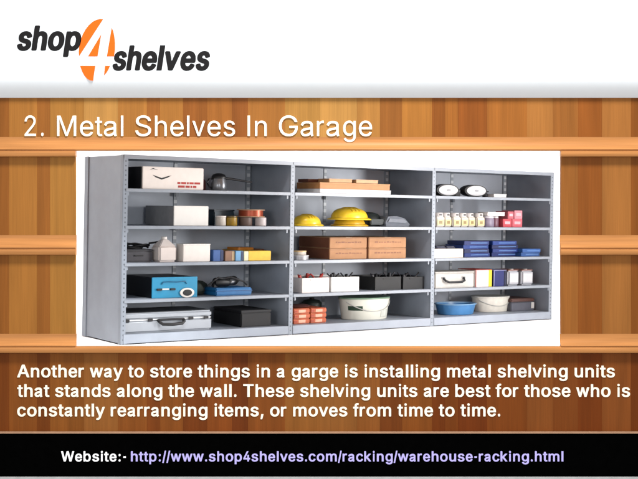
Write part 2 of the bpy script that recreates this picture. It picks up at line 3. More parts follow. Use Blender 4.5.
# things on the shelves, metres in the shelving's own frame: along, in, up, width, depth, height
DIM={
 'longbox':(0.254, 0.06, 1.661, 0.758, 0.364, 0.243),
 'oilcan':(1.242, 0.2, 1.661, 0.211, 0.2, 0.203),
 'greybox':(0.661, 0.08, 1.264, 0.429, 0.697, 0.219),
 'wcan':(1.267, 0.15, 1.264, 0.124, 0.15, 0.111),
 'ocan':(1.392, 0.13, 1.264, 0.14, 0.15, 0.113),
 'tealtin':(1.432, 0.4, 1.264, 0.243, 0.2, 0.182),
 'spool':(1.546, 0.12, 1.264, 0.348, 0.3, 0.196),
 'cablecase':(0.124, 0.2, 0.866, 0.349, 0.4, 0.173),
 'jug':(0.505, 0.12, 0.866, 0.222, 0.25, 0.273),
 'wbox':(0.78, 0.08, 0.866, 0.343, 0.162, 0.196),
 'blueb':(1.173, 0.1, 0.866, 0.13, 0.12, 0.126),
 'brownb':(1.329, 0.1, 0.866, 0.125, 0.2, 0.113),
 'sky':(1.456, 0.08, 0.866, 0.1, 0.2, 0.113),
 'yellow':(1.569, 0.08, 0.866, 0.367, 0.3, 0.111),
 'yellow2':(1.632, 0.45, 0.866, 0.416, 0.25, 0.136),
 'dimbrown':(2.218, 0.45, 0.866, 0.187, 0.25, 0.103),
 'turq':(0.407, 0.08, 0.473, 0.557, 0.662, 0.227),
 'tray':(1.219, 0.1, 0.473, 0.477, 0.295, 0.086),
 'brief':(0.036, 0.05, 0.105, 1.109, 0.55, 0.227),
 'blackbox':(1.556, 0.1, 0.105, 0.408, 0.636, 0.19),
 'flat':(2.616, 0.08, 1.661, 1.084, 0.489, 0.052),
 'flat2':(2.62, 0.085, 1.661, 1.069, 0.489, 0.13),
 'tan1':(2.763, 0.1, 1.661, 0.345, 0.229, 0.176),
 'tan2':(3.169, 0.1, 1.661, 0.341, 0.164, 0.177),
 'hat1':(2.292, 0.1, 1.264, 0.435, 0.4, 0.134),
 'hat2':(2.772, 0.08, 1.264, 0.607, 0.5, 0.121),
 'hat2top':(2.772, 0.08, 1.264, 0.607, 0.5, 0.219),
 'bag':(3.441, 0.12, 1.264, 0.559, 0.4, 0.17),
 'cartL':(2.787, 0.1, 0.866, 0.577, 0.674, 0.135),
 'cartR':(3.379, 0.1, 0.866, 0.597, 0.7, 0.131),
 'tinfront':(2.267, 0.03, 0.866, 0.243, 0.2, 0.108),
 'bin1':(2.394, 0.1, 0.473, 0.394, 0.169, 0.2),
 'bin2':(2.817, 0.1, 0.473, 0.423, 0.145, 0.2),
 'bin3':(3.489, 0.1, 0.473, 0.414, 0.265, 0.187),
 'bin4':(3.936, 0.1, 0.473, 0.346, 0.08, 0.178),
 'orange':(2.3, 0.12, 0.105, 0.479, 0.4, 0.201),
 'bucket':(2.959, 0.12, 0.105, 0.791, 0.6, 0.277),
 'reel1':(4.465, 0.1, 1.661, 0.387, 0.2, 0.158),
 'reel2':(4.948, 0.1, 1.661, 0.401, 0.2, 0.159),
 'smallw':(5.476, 0.1, 1.661, 0.23, 0.2, 0.046),
 'jars':(4.465, 0.08, 1.264, 0.838, 0.12, 0.182),
 'jar2':(5.339, 0.08, 1.264, 0.173, 0.15, 0.148),
 'lidbox':(5.339, 0.08, 1.264, 0.311, 0.2, 0.215),
 'red':(5.539, 0.08, 1.264, 0.447, 0.25, 0.11),
 'pink':(5.743, 0.08, 1.264, 0.244, 0.25, 0.219),
 'wtray':(4.397, 0.05, 0.866, 0.497, 0.35, 0.126),
 'blueA':(5.02, 0.15, 0.866, 0.467, 0.35, 0.211),
 'blueB':(5.524, 0.15, 0.866, 0.485, 0.35, 0.209),
 'blueC':(5.825, 0.06, 0.866, 0.553, 0.3, 0.109),
 'wcase':(4.432, 0.06, 0.473, 0.674, 0.3, 0.219),
 'bk1':(5.132, 0.06, 0.473, 0.296, 0.35, 0.23),
 'bk2':(5.475, 0.08, 0.473, 0.239, 0.35, 0.216),
 'bk3':(5.742, 0.08, 0.473, 0.225, 0.35, 0.225),
 'bk4':(5.996, 0.08, 0.473, 0.239, 0.35, 0.221),
 'basin':(4.576, 0.08, 0.105, 0.628, 0.5, 0.147),
 'bucket2':(5.272, 0.25, 0.105, 0.664, 0.5, 0.21),
 'greyc':(5.974, 0.25, 0.105, 0.443, 0.4, 0.171),
}
ALB=.76
MOULD=(172,117,68); STEEL=(140,147,158); STEEL_LIT=(176,182,192)
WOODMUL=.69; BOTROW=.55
AMB=.55; P_FRONT=2050; P_SOFT=270; P_SOFTL=250; P_KEY=380; P_SIDE=4; P_BACK=300; P_FLOOR=60

import bpy, bmesh, math, random, json
from mathutils import Matrix, Vector
random.seed(7)
S = bpy.context.scene
C = bpy.context.collection

# ------------------------------------------------------------------ measures
F, HOR, CAMZ = 1179.28, 205.54, 1.4766      # lens in photo pixels, eye-level row, eye height (m)
WALL = 12.0                                 # distance of the plank wall
def wx(px, Y=WALL): return (px-319.0)*Y/F
def wz(py, Y=WALL): return CAMZ-(py-HOR)*Y/F
YAW, ROLL = .6151, .0168
RM = Matrix.Translation((-2.1063, 12.4988, 0)) @ Matrix.Rotation(ROLL,4,'Y') @ Matrix.Rotation(YAW,4,'Z')
W, D, H = 2.1664, .9344, 2.018                # bay width, depth, height
LEV = {'s1':1.645,'s2':1.2475,'s3':.8497,'s4':.4571,'s0':.0893}

# ------------------------------------------------------------------ helpers
def lin(c):
    c/=255.0
    return c/12.92 if c<=.04045 else ((c+.055)/1.055)**2.4
def rgb(r,g,b): return (lin(r),lin(g),lin(b),1)
def mat(name, col, rough=.55, metal=0, var=.10, scale=14, bump=0, spec=.4, stretch=(1,1,1)):
    m=bpy.data.materials.new(name); m.use_nodes=True; nt=m.node_tree; b=nt.nodes['Principled BSDF']
    b.inputs['Roughness'].default_value=rough; b.inputs['Metallic'].default_value=metal
    b.inputs['Specular IOR Level'].default_value=spec
    tc=nt.nodes.new('ShaderNodeTexCoord'); mp=nt.nodes.new('ShaderNodeMapping'); mp.inputs['Scale'].default_value=stretch
    nt.links.new(tc.outputs['Object'],mp.inputs[0])
    n=nt.nodes.new('ShaderNodeTexNoise'); n.inputs['Scale'].default_value=scale; n.inputs['Detail'].default_value=5
    nt.links.new(mp.outputs[0],n.inputs['Vector'])
    r=nt.nodes.new('ShaderNodeMapRange'); r.inputs['From Min'].default_value=.3; r.inputs['From Max'].default_value=.7
    r.inputs['To Min'].default_value=1-var; r.inputs['To Max'].default_value=1+var*.6
    nt.links.new(n.outputs['Fac'],r.inputs['Value'])
    mx=nt.nodes.new('ShaderNodeVectorMath'); mx.operation='SCALE'; mx.inputs[0].default_value=col[:3]
    nt.links.new(r.outputs[0],mx.inputs['Scale']); nt.links.new(mx.outputs[0],b.inputs['Base Color'])
    if bump:
        bp=nt.nodes.new('ShaderNodeBump'); bp.inputs['Strength'].default_value=bump; bp.inputs['Distance'].default_value=.01
        nt.links.new(n.outputs['Fac'],bp.inputs['Height']); nt.links.new(bp.outputs[0],b.inputs['Normal'])
    return m
_mc={}
def M(r,g,b,rough=.55,**k):
    key=(r,g,b,rough,tuple(sorted(k.items())))
    if key not in _mc: _mc[key]=mat('paint_%d_%d_%d'%(r,g,b),tuple(ALB*q for q in rgb(r,g,b)[:3]),rough,**k)
    return _mc[key]

class MB:
    """collects shapes, build() links them as one mesh object"""
    def __init__(s): s.bm=bmesh.new()
    def add(s,bm):
        me=bpy.data.meshes.new('t'); bm.to_mesh(me); bm.free(); s.bm.from_mesh(me); bpy.data.meshes.remove(me); return s
    def box(s,x0,x1,y0,y1,z0,z1,bev=.004,seg=2,taper=0,rz=0):
        bm=bmesh.new(); bmesh.ops.create_cube(bm,size=1)
        cx,cy=(x0+x1)/2,(y0+y1)/2
        for v in bm.verts:
            t=1-taper*(.5-v.co.z)
            v.co=Vector((v.co.x*(x1-x0)*t,v.co.y*(y1-y0)*t,(v.co.z+.5)*(z1-z0)+z0))
        if bev>0: bmesh.ops.bevel(bm,geom=bm.edges[:],offset=min(bev,.3*min(x1-x0,y1-y0,z1-z0)),segments=seg,affect='EDGES')
        bmesh.ops.transform(bm,matrix=Matrix.Translation((cx,cy,0))@Matrix.Rotation(rz,4,'Z'),verts=bm.verts)
        return s.add(bm)
    def lathe(s,prof,cx=0,cy=0,cz=0,sx=1,sy=1,n=40,axis='Z',cap=True):
        bm=bmesh.new(); rings=[]
        for r,z in prof:
            rings.append([bm.verts.new((math.cos(2*math.pi*k/n)*r*sx,math.sin(2*math.pi*k/n)*r*sy,z)) for k in range(n)])
        for a,b in zip(rings,rings[1:]):
            for k in range(n): bm.faces.new((a[k],a[(k+1)%n],b[(k+1)%n],b[k]))
        if cap:
            if prof[0][0]>1e-4: bm.faces.new(rings[0][::-1])
            if prof[-1][0]>1e-4: bm.faces.new(rings[-1])
        bmesh.ops.remove_doubles(bm,verts=bm.verts,dist=1e-5)
        if axis=='Y': bmesh.ops.rotate(bm,cent=(0,0,0),matrix=Matrix.Rotation(math.pi/2,3,'X'),verts=bm.verts)
        if axis=='X': bmesh.ops.rotate(bm,cent=(0,0,0),matrix=Matrix.Rotation(math.pi/2,3,'Y'),verts=bm.verts)
        bmesh.ops.translate(bm,vec=(cx,cy,cz),verts=bm.verts)
        for f in bm.faces: f.smooth=True
        return s.add(bm)
    def tube(s,pts,r,n=10,closed=False):
        pts=[Vector(p) for p in pts]; bm=bmesh.new(); rings=[]; L=len(pts)
        for i,p in enumerate(pts):
            a=pts[(i-1)%L] if (i or closed) else p; b=pts[(i+1)%L] if (i<L-1 or closed) else p
            t=(b-a).normalized(); up=Vector((0,0,1)) if abs(t.z)<.9 else Vector((0,1,0))
            x=t.cross(up).normalized(); y=x.cross(t)
            rr=r(i/(L-1)) if callable(r) else r
            rings.append([bm.verts.new(p+x*math.cos(2*math.pi*k/n)*rr+y*math.sin(2*math.pi*k/n)*rr) for k in range(n)])
        pr=list(zip(rings,rings[1:]))+([(rings[-1],rings[0])] if closed else [])
        for a,b in pr:
            for k in range(n): bm.faces.new((a[k],a[(k+1)%n],b[(k+1)%n],b[k]))
        if not closed: bm.faces.new(rings[0][::-1]); bm.faces.new(rings[-1])
        for f in bm.faces: f.smooth=True
        return s.add(bm)
    def prism(s,poly,y0,y1):
        """polygon in x,z, extruded along y"""
        bm=bmesh.new(); a=[bm.verts.new((x,y0,z)) for x,z in poly]; b=[bm.verts.new((x,y1,z)) for x,z in poly]; n=len(poly)
        bm.faces.new(a); bm.faces.new(b[::-1])
        for k in range(n): bm.faces.new((a[k],b[k],b[(k+1)%n],a[(k+1)%n]))
        bmesh.ops.recalc_face_normals(bm,faces=bm.faces); return s.add(bm)
    def extrude_x(s,prof,x0,x1,smooth=False):
        """closed profile in y,z, extruded along x"""
        bm=bmesh.new(); a=[bm.verts.new((x0,y,z)) for y,z in prof]; b=[bm.verts.new((x1,y,z)) for y,z in prof]; n=len(prof)
        bm.faces.new(a); bm.faces.new(b[::-1])
        for k in range(n):
            f=bm.faces.new((a[k],b[k],b[(k+1)%n],a[(k+1)%n])); f.smooth=smooth
        bmesh.ops.recalc_face_normals(bm,faces=bm.faces); return s.add(bm)
    def build(s,name,m,parent=None,split=None):
        bmesh.ops.recalc_face_normals(s.bm,faces=s.bm.faces)
        me=bpy.data.meshes.new(name); s.bm.to_mesh(me); s.bm.free()
        me.materials.append(m); o=bpy.data.objects.new(name,me); C.objects.link(o)
        if parent: o.parent=parent
        try: me.set_sharp_from_angle(angle=math.radians(38))
        except Exception: pass
        return o
def tag(o,label=None,cat=None,group=None,kind=None):
    if label: o['label']=label
    if cat: o['category']=cat
    if group: o['group']=group
    if kind: o['kind']=kind
    return o
def empty(name,label,cat,M4=None,group=None):
    o=bpy.data.objects.new(name,None); o.empty_display_size=.1; C.objects.link(o)
    if M4 is not None: o.matrix_basis=M4
    return tag(o,label,cat,group)
def on(u,d,v,rz=0): return RM@Matrix.Translation((u,d,v))@Matrix.Rotation(rz,4,'Z')
def item(name,label,cat,key,group=None,rz=0,dv=0):
    u,d,v,w,dep,h=DIM[key]
    return empty(name,label,cat,on(u,d,v+dv,rz),group),w,dep,h
def place(o,u,d,v,rz=0): o.matrix_basis=on(u,d,v,rz); return o
def copy_tree(o,parent=None):
    c=o.copy(); C.objects.link(c)
    if parent: c.parent=parent
    for ch in list(o.children): copy_tree(ch,c)
    return c

# ------------------------------------------------------------------ lettering
def text_mesh(name,body,font,x0,x1,base,capref,Y,m,parent=None,thick=.006,slant=0,words=False,kern=1.0):
    """x0,x1,base,capref in metres on the wall; the line is spaced to fill x0..x1. words=True: one mesh per word"""
    em=(capref-base)/.716; tab=GLYPH[font]; SP=278
    if kern is None: kern=(x1-x0)/em*1000/sum(tab[c][0] for c in body)*.985
    w0=sum((tab[c][0] if c!=' ' else SP)*kern for c in body)/1000
    tr=((x1-x0)/em-w0)/(len(body)-1)
    x=0; groups=[[]]
    for c in body:
        adv=(tab[c][0] if c!=' ' else SP)*kern/1000
        if c==' ':
            if words: groups.append([])
        else: groups[-1].append((x,tab[c][1]))
        x+=adv+tr
    res=[]
    for gr in groups:
        cu=bpy.data.curves.new('line','CURVE'); cu.dimensions='2D'; cu.fill_mode='BOTH'; cu.extrude=thick/2/em
        for off,polys in gr:
            for pl_ in polys:
                sp=cu.splines.new('POLY'); sp.points.add(len(pl_)-1); sp.use_cyclic_u=True
                for p,q in zip(sp.points,pl_): p.co=(off+q[0]/1000*kern+q[1]/1000*slant,q[1]/1000,0,1)
        o=bpy.data.objects.new('tmp',cu); C.objects.link(o)
        dg=bpy.context.evaluated_depsgraph_get(); me=bpy.data.meshes.new_from_object(o.evaluated_get(dg))
        bpy.data.objects.remove(o); bpy.data.curves.remove(cu)
        for v in me.vertices: v.co=Vector((x0+v.co.x*em, Y-v.co.z*em, base+v.co.y*em))
        me.name=name; me.materials.clear(); me.materials.append(m)
        for p in me.polygons: p.use_smooth=False
        o=bpy.data.objects.new(name,me); C.objects.link(o)
        if parent: o.parent=parent
        res.append(o)
    return res

# ------------------------------------------------------------------ materials
def wood(name,attr,base=None,horizontal=False,rough=.45):
    m=bpy.data.materials.new(name); m.use_nodes=True; nt=m.node_tree; b=nt.nodes['Principled BSDF']
    N=nt.nodes.new; Lk=nt.links.new
    b.inputs['Roughness'].default_value=rough; b.inputs['Specular IOR Level'].default_value=.08
    tc=N('ShaderNodeTexCoord'); mp=N('ShaderNodeMapping')
    mp.inputs['Scale'].default_value=(.35,4,10) if horizontal else (4.5,4,.22)
    Lk(tc.outputs['Object'],mp.inputs[0])
    n1=N('ShaderNodeTexNoise'); n1.inputs['Scale'].default_value=1.6; n1.inputs['Detail'].default_value=6; n1.inputs['Distortion'].default_value=.6
    Lk(mp.outputs[0],n1.inputs['Vector'])
    mp2=N('ShaderNodeMapping'); mp2.inputs['Scale'].default_value=(1.2,6,60) if horizontal else (60,6,1.2)
    Lk(tc.outputs['Object'],mp2.inputs[0])
    n2=N('ShaderNodeTexNoise'); n2.inputs['Scale'].default_value=1.5; n2.inputs['Detail'].default_value=8
    Lk(mp2.outputs[0],n2.inputs['Vector'])
    r1=N('ShaderNodeMapRange'); r1.inputs[1].default_value=.3; r1.inputs[2].default_value=.7; r1.inputs[3].default_value=.84; r1.inputs[4].default_value=1.16
    r2=N('ShaderNodeMapRange'); r2.inputs[1].default_value=.3; r2.inputs[2].default_value=.7; r2.inputs[3].default_value=.90; r2.inputs[4].default_value=1.07
    Lk(n1.outputs['Fac'],r1.inputs[0]); Lk(n2.outputs['Fac'],r2.inputs[0])
    mu=N('ShaderNodeMath'); mu.operation='MULTIPLY'; Lk(r1.outputs[0],mu.inputs[0]); Lk(r2.outputs[0],mu.inputs[1])
    sc=N('ShaderNodeVectorMath'); sc.operation='SCALE'; Lk(mu.outputs[0],sc.inputs['Scale'])
    if attr:
        at=N('ShaderNodeAttribute'); at.attribute_name='tone'; Lk(at.outputs['Color'],sc.inputs[0])
    else: sc.inputs[0].default_value=base[:3]
    Lk(sc.outputs[0],b.inputs['Base Color'])
    bp=N('ShaderNodeBump'); bp.inputs['Strength'].default_value=.12; bp.inputs['Distance'].default_value=.004
    Lk(n2.outputs['Fac'],bp.inputs['Height']); Lk(bp.outputs[0],b.inputs['Normal'])
    return m
m_plank=wood('plank_wood',True)
m_mould=wood('shelf_wood',False,rgb(*MOULD),True,.38)
m_white=mat('white_board',rgb(220,225,229),.5,var=.01)
m_studio=mat('white_backdrop',rgb(245,245,245),.9,var=.01,spec=.1)
m_black=mat('black_board',rgb(3,3,3),.8,var=.2,spec=0)
m_trim=mat('trim',rgb(158,124,98),.5)
m_rail=mat('rail_grey',rgb(168,168,168),.5)
m_cream=mat('cream_letter',rgb(246,240,218),.6,var=.01,spec=.1)
m_lav=mat('lavender_letter',rgb(180,172,232),.6,var=.01,spec=.1)
m_wlet=mat('white_letter',rgb(250,250,252),.6,var=.01,spec=.1)
m_char=mat('charcoal_letter',rgb(26,25,26),.6,var=.05,spec=.1)
m_orange=mat('orange_mark',rgb(226,96,22),.6,var=.02,spec=.1)
m_steel=mat('grey_enamel',rgb(*STEEL),.45,metal=0,var=.07,scale=5,bump=.02)
m_back_lit=mat('grey_enamel_back_lit',rgb(*STEEL_LIT),.5,metal=0,var=.10,scale=3)  # same grey enamel, colour lightened for the light on the back panels
m_lip=mat('grey_enamel_edge',rgb(132,138,147),.35,var=.06,scale=8)
def perforated(name,col,pitch,hole,halfw,dark=(30,32,36)):
    m=mat(name,col,.4,var=.05); nt=m.node_tree; N=nt.nodes.new; Lk=nt.links.new; b=nt.nodes['Principled BSDF']
    src=b.inputs['Base Color'].links[0].from_socket
    tc=N('ShaderNodeTexCoord'); sp=N('ShaderNodeSeparateXYZ'); Lk(tc.outputs['Object'],sp.inputs[0])
    f=N('ShaderNodeMath'); f.operation='PINGPONG'; f.inputs[1].default_value=pitch/2; Lk(sp.outputs['Z'],f.inputs[0])
    l=N('ShaderNodeMath'); l.operation='LESS_THAN'; l.inputs[1].default_value=hole; Lk(f.outputs[0],l.inputs[0])
    a=N('ShaderNodeMath'); a.operation='ABSOLUTE'; Lk(sp.outputs['X'],a.inputs[0])
    l2=N('ShaderNodeMath'); l2.operation='LESS_THAN'; l2.inputs[1].default_value=halfw; Lk(a.outputs[0],l2.inputs[0])
    mu=N('ShaderNodeMath'); mu.operation='MULTIPLY'; Lk(l.outputs[0],mu.inputs[0]); Lk(l2.outputs[0],mu.inputs[1])
    mx=N('ShaderNodeMix'); mx.data_type='RGBA'; Lk(mu.outputs[0],mx.inputs['Factor']); Lk(src,mx.inputs['A']); mx.inputs['B'].default_value=rgb(*dark)
    Lk(mx.outputs['Result'],b.inputs['Base Color']); return m
m_post=perforated('perforated_post',rgb(128,135,145),.05,.008,.008,(84,90,98))
m_strip=perforated('perforated_strip',rgb(150,156,164),.085,.02,.02,(205,208,212))

# ------------------------------------------------------------------ plank wall with the opening
X0,X1=-4.1,4.1; ZB,ZT=-2.2,4.0
OX0,OX1=wx(75.3),wx(561.0); OZ1,OZ0=wz(149.5),wz(347.2)
wall=empty('plank_wall','orange brown wooden wall of upright planks crossed by three moulded shelf ledges, behind the signs','wall',Matrix.Identity(4))
tones=[(-120,132,76,28),(-84,165,104,44),(-60,176,116,54),(-40,148,88,36),(-22,172,112,50),(-8,150,90,36),(9,176,117,52),(37,150,92,38),(50,178,124,56),(84,194,144,76),(118,176,118,54),(147,163,100,44),(160,180,120,55),
 (183,150,88,38),(207,175,108,48),(232,148,85,38),(248,172,112,52),(285,190,140,70),(320,195,145,76),(357,185,130,64),(380,154,95,42),(402,175,115,50),
 (432,146,82,30),(445,165,100,40),(458,145,79,29),(487,165,101,42),(527,178,118,58),(553,160,100,45),(578,148,83,32),(602,172,112,55),(631,140,80,30),(648,165,104,44),(676,180,122,58),(700,150,90,40),(728,170,110,50)]
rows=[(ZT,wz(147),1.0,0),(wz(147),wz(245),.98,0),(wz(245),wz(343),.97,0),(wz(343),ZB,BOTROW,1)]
bm=bmesh.new(); lay=bm.loops.layers.float_color.new('tone')
def quadbox(x0,x1,z0,z1,col):
    g=.0004; y0=WALL+random.uniform(-.0008,.0008); y1=WALL+.05
    vs=[bm.verts.new(p) for p in ((x0,y1,z0),(x0+g,y0,z0),(x1-g,y0,z0),(x1,y1,z0),(x0,y1,z1),(x0+g,y0,z1),(x1-g,y0,z1),(x1,y1,z1))]
    for f in ((0,1,5,4),(1,2,6,5),(2,3,7,6),(3,0,4,7),(4,5,6,7),(3,2,1,0)):
        fc=bm.faces.new([vs[i] for i in f])
        for lp in fc.loops: lp[lay]=col
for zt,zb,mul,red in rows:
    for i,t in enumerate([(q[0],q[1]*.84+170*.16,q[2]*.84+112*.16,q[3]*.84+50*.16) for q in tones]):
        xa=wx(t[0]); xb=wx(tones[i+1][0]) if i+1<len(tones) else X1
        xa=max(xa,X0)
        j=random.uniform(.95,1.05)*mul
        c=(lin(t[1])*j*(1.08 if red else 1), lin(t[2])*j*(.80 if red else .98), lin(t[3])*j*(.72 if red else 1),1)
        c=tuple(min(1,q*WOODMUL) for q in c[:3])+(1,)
        # cut the opening out of each plank
        segs=[]
        for a,b,hit in ((xa,min(xb,OX0),0),(max(xa,OX0),min(xb,OX1),1),(max(xa,OX1),xb,0)):
            if b-a>1e-4: segs.append((a,b,hit))
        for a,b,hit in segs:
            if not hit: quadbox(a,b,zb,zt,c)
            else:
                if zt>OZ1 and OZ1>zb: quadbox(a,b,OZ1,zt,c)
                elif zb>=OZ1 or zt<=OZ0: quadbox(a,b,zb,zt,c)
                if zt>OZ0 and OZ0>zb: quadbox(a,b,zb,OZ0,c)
me=bpy.data.meshes.new('planks'); bm.to_mesh(me); bm.free(); me.materials.append(m_plank)
pl=bpy.data.objects.new('planks',me); C.objects.link(pl); pl.parent=wall

PROJ=.065
def cove(top,nose,lip0,lip1,part='all'):
    """profile (y,z): cove from the wall out to the nose, thin groove, lip, undercut"""
    Yn=WALL-PROJ; pts=[]
    zt,zn=wz(top),wz(nose,Yn); n=14
    if part in('all','top'):
        for k in range(n+1):
            t=k/n; pts.append((WALL-.001-(PROJ-.006)*(t**2.6), zt+(zn-zt)*t))
        pts+= [(Yn+.004,zn-.004),(Yn+.004,wz(lip0,Yn)+.012)]
    if part=='top':
        pts+=[(Yn+.012,wz(lip0,Yn)),(WALL-.001,wz(lip0,Yn))]
    else:
        z0,z1=wz(lip0,Yn),wz(lip1,Yn)
        if part=='lip': pts=[(WALL-.001,z0+.004),(Yn+.02,z0+.004)]
        pts+=[(Yn+.014,z0+.004),(Yn+.014,z0-.004),(Yn+.002,z0-.008),(Yn,z0-.014),(Yn,z1+.014),(Yn+.006,z1+.003),(Yn+.016,z1),(WALL-.001,z1)]
    return pts
def ledge(top,nose,lip0,lip1,mid,topall):
    b=MB(); xl,xr=wx(75.3,WALL-PROJ),wx(561,WALL-PROJ)
    b.extrude_x(cove(top,nose,lip0,lip1),X0,xl,True); b.extrude_x(cove(top,nose,lip0,lip1),xr,X1,True)
    if mid: b.extrude_x(cove(top,nose,lip0 if mid=='top' else lip0,lip1,mid),xl,xr,True)
    return b.build('shelf_ledge',m_mould,wall)
ledge(137,148.8,150.6,156.6,'top',0)
ledge(235,247,249,255,None,0)
l3=ledge(333.8,345.8,347.0,353.4,'lip',0)

# ------------------------------------------------------------------ white recess behind the opening
rb=MB(); bm=bmesh.new()
prof=[(12.06,-.003),(17.6,-.003)]
for k in range(1,9):
    a=k/8*math.pi/2; prof.append((17.6+math.sin(a)*1.4,-.003+1.4-math.cos(a)*1.4))
prof+=[(19.0,4.4),(12.06,4.4)]  # unseen ceiling, added to stop light leaking in from above
xs=(-4.8,6.4)
ra=[bm.verts.new((xs[0],y,z)) for y,z in prof]; rc=[bm.verts.new((xs[1],y,z)) for y,z in prof]
for k in range(len(prof)-1):
    f=bm.faces.new((ra[k],rc[k],rc[k+1],ra[k+1])); f.smooth=True
bm.faces.new(ra[::-1]); bm.faces.new(rc)
rb.add(bm); bd=rb.build('backdrop',m_studio); tag(bd,'plain white studio backdrop and floor behind and under the metal shelving','backdrop',kind='structure')
bd.matrix_basis=Matrix.Translation((-2.1063,0,0))@Matrix.Rotation(ROLL,4,'Y')@Matrix.Translation((2.1063,0,0))

# ------------------------------------------------------------------ signs
hs=empty('header_sign','white header board with lower edge rolled to shade it grey carrying the shop logo, top of the wall','sign',Matrix.Identity(4))
Yh=WALL-.125; prof=[(Yh,ZT),(Yh,wz(76.5,Yh))]
zt=wz(76.5,Yh); zb=wz(97.6,Yh+.10)
for k in range(1,13):
    t=k/12; prof.append((Yh+.10*t**1.6, zt+(zb-zt)*t))  # lower edge rolled back so that its shape gives the grey fade
prof+=[(WALL-.004,zb),(WALL-.004,ZT)]
MB().extrude_x(prof,X0,X1,True).build('board',m_white,hs)
def logo_text(body,x0,x1,base,ascz):
    return text_mesh('logo_lettering',body,'L',x0,x1,base,ascz,Yh-.001,m_char,hs,thick=.003,slant=.15,kern=None)
def Lx(p): return wx(p,Yh)
def Lz(p): return wz(p,Yh)
logo_text('shop',Lx(16.0),Lx(80.0),Lz(50.6),Lz(25.4))
logo_text('shelves',Lx(111.5),Lx(208.5),Lz(70.5),Lz(45.2))
def LP(pts): return [(Lx(10+x/5.8),Lz(12+y/5.8)) for x,y in pts]
mk=MB()
A=[(540,42),(522,40),(502,45),(480,56),(458,75),(438,101),(422,130),(410,163),(402,200),(399,230),(401,256)]
mk.prism(LP(A),Yh-.0025,Yh+.004)
mk.prism(LP([(530,128),(508,257),(453,257)]),Yh-.0025,Yh+.004)
mk.prism(LP([(590,90),(598,108),(605,138),(609,175),(609,215),(604,257),(562,257)]),Yh-.0025,Yh+.004)
mk.prism(LP([(407,312),(495,312),(482,398),(466,397),(449,388),(433,371),(419,346)]),Yh-.0025,Yh+.004)
mk.prism(LP([(552,312),(580,312),(572,332),(560,352),(545,368)]),Yh-.0025,Yh+.004)
mk.build('logo_numeral',m_orange,hs)

fs=empty('footer_sign','black footer board with a website address in bold white and lavender letters','sign',Matrix.Identity(4))
Yf=WALL-.06
MB().box(X0,X1,Yf,WALL-.004,wz(476.4,Yf),wz(433.8,Yf),.004).build('board',m_black,fs)
MB().box(X0,X1,Yf-.008,WALL-.004,wz(433.6,Yf),wz(432.4,Yf),.003).build('top_trim',m_trim,fs)
MB().box(X0,X1,Yf-.03,WALL-.004,wz(500,Yf),wz(476.8,Yf),.004).build('bottom_rail',m_rail,fs)
def bz(p): return wz(p,Yf)
text_mesh('lettering','Website:-','B',wx(61.0,Yf),wx(127.0,Yf),bz(461.4),bz(451.2),Yf-.003,m_wlet,fs)
text_mesh('lettering','http://www.shop4shelves.com/racking/warehouse-racking.html','B',wx(130.0,Yf),wx(564.3,Yf),bz(461.4),bz(451.2),Yf-.003,m_lav,fs)
Yt=WALL-.010
tt=empty('title_lettering','large thin cream letters reading 2. Metal Shelves In Garage across the top planks','lettering',Matrix.Identity(4))
text_mesh('word','2. Metal Shelves In Garage','R',wx(22.4,Yt),wx(373.4,Yt),wz(136.0,Yt),wz(115.6,Yt),Yt,m_cream,tt,words=True)
pg=empty('paragraph_lettering','three lines of bold cream text on the dark planks below the white opening','lettering',Matrix.Identity(4))
Yt=WALL-.004
for body,x0,x1,bs in (('Another way to store things in a garge is installing metal shelving units',16.9,615.6,377.4),
                   ('that stands along the wall. These shelving units are best for those who is',17.2,630.8,396.9),
                   ('constantly rearranging items, or moves from time to time.',16.6,501.5,416.4)):
    text_mesh('text_line',body,'B',wx(x0,Yt),wx(x1,Yt),wz(bs,Yt),wz(bs-12.7,Yt),Yt,m_cream,pg,words=True)

# ------------------------------------------------------------------ the metal shelving
rack=empty('metal_shelving','long grey steel shelving unit of three bays with five levels holding supplies','shelving',RM)
t=.012; PW=.058
def panel(u,outer):
    b=MB()
    b.box(u-t/2,u+t/2,.03,D-.02,.01,H-.004,.002)
    return b.build('side_panel',m_steel,rack)
for k in range(4):
    u=k*W+(t/2 if k==0 else -t/2 if k==3 else 0); panel(u,k in(0,3))
    c=k*W+(PW/2 if k==0 else -PW/2 if k==3 else 0)
    for dd,yo in ((0,0),(D-.012,0)):
        b=MB(); b.box(-PW/2,PW/2,-.004,.010,0,H,.003)
        if k==0: b.box(-PW/2-.004,-PW/2+.004,-.003,.055,0,H,.002)
        if k==3: b.box(PW/2-.004,PW/2+.004,-.003,.055,0,H,.002)
        if k in (1,2): b.box(-.008,.008,.01,.05,0,H,.002)
        o=b.build('post',m_post,rack); o.location=(c,dd,0)
        if dd: o.rotation_euler.z=0
    if k==0:   # folded rear flange outside the end panel
        MB().box(-.012,.0,D-.07,D+.012,0,H,.003).build('flange',m_steel,rack)
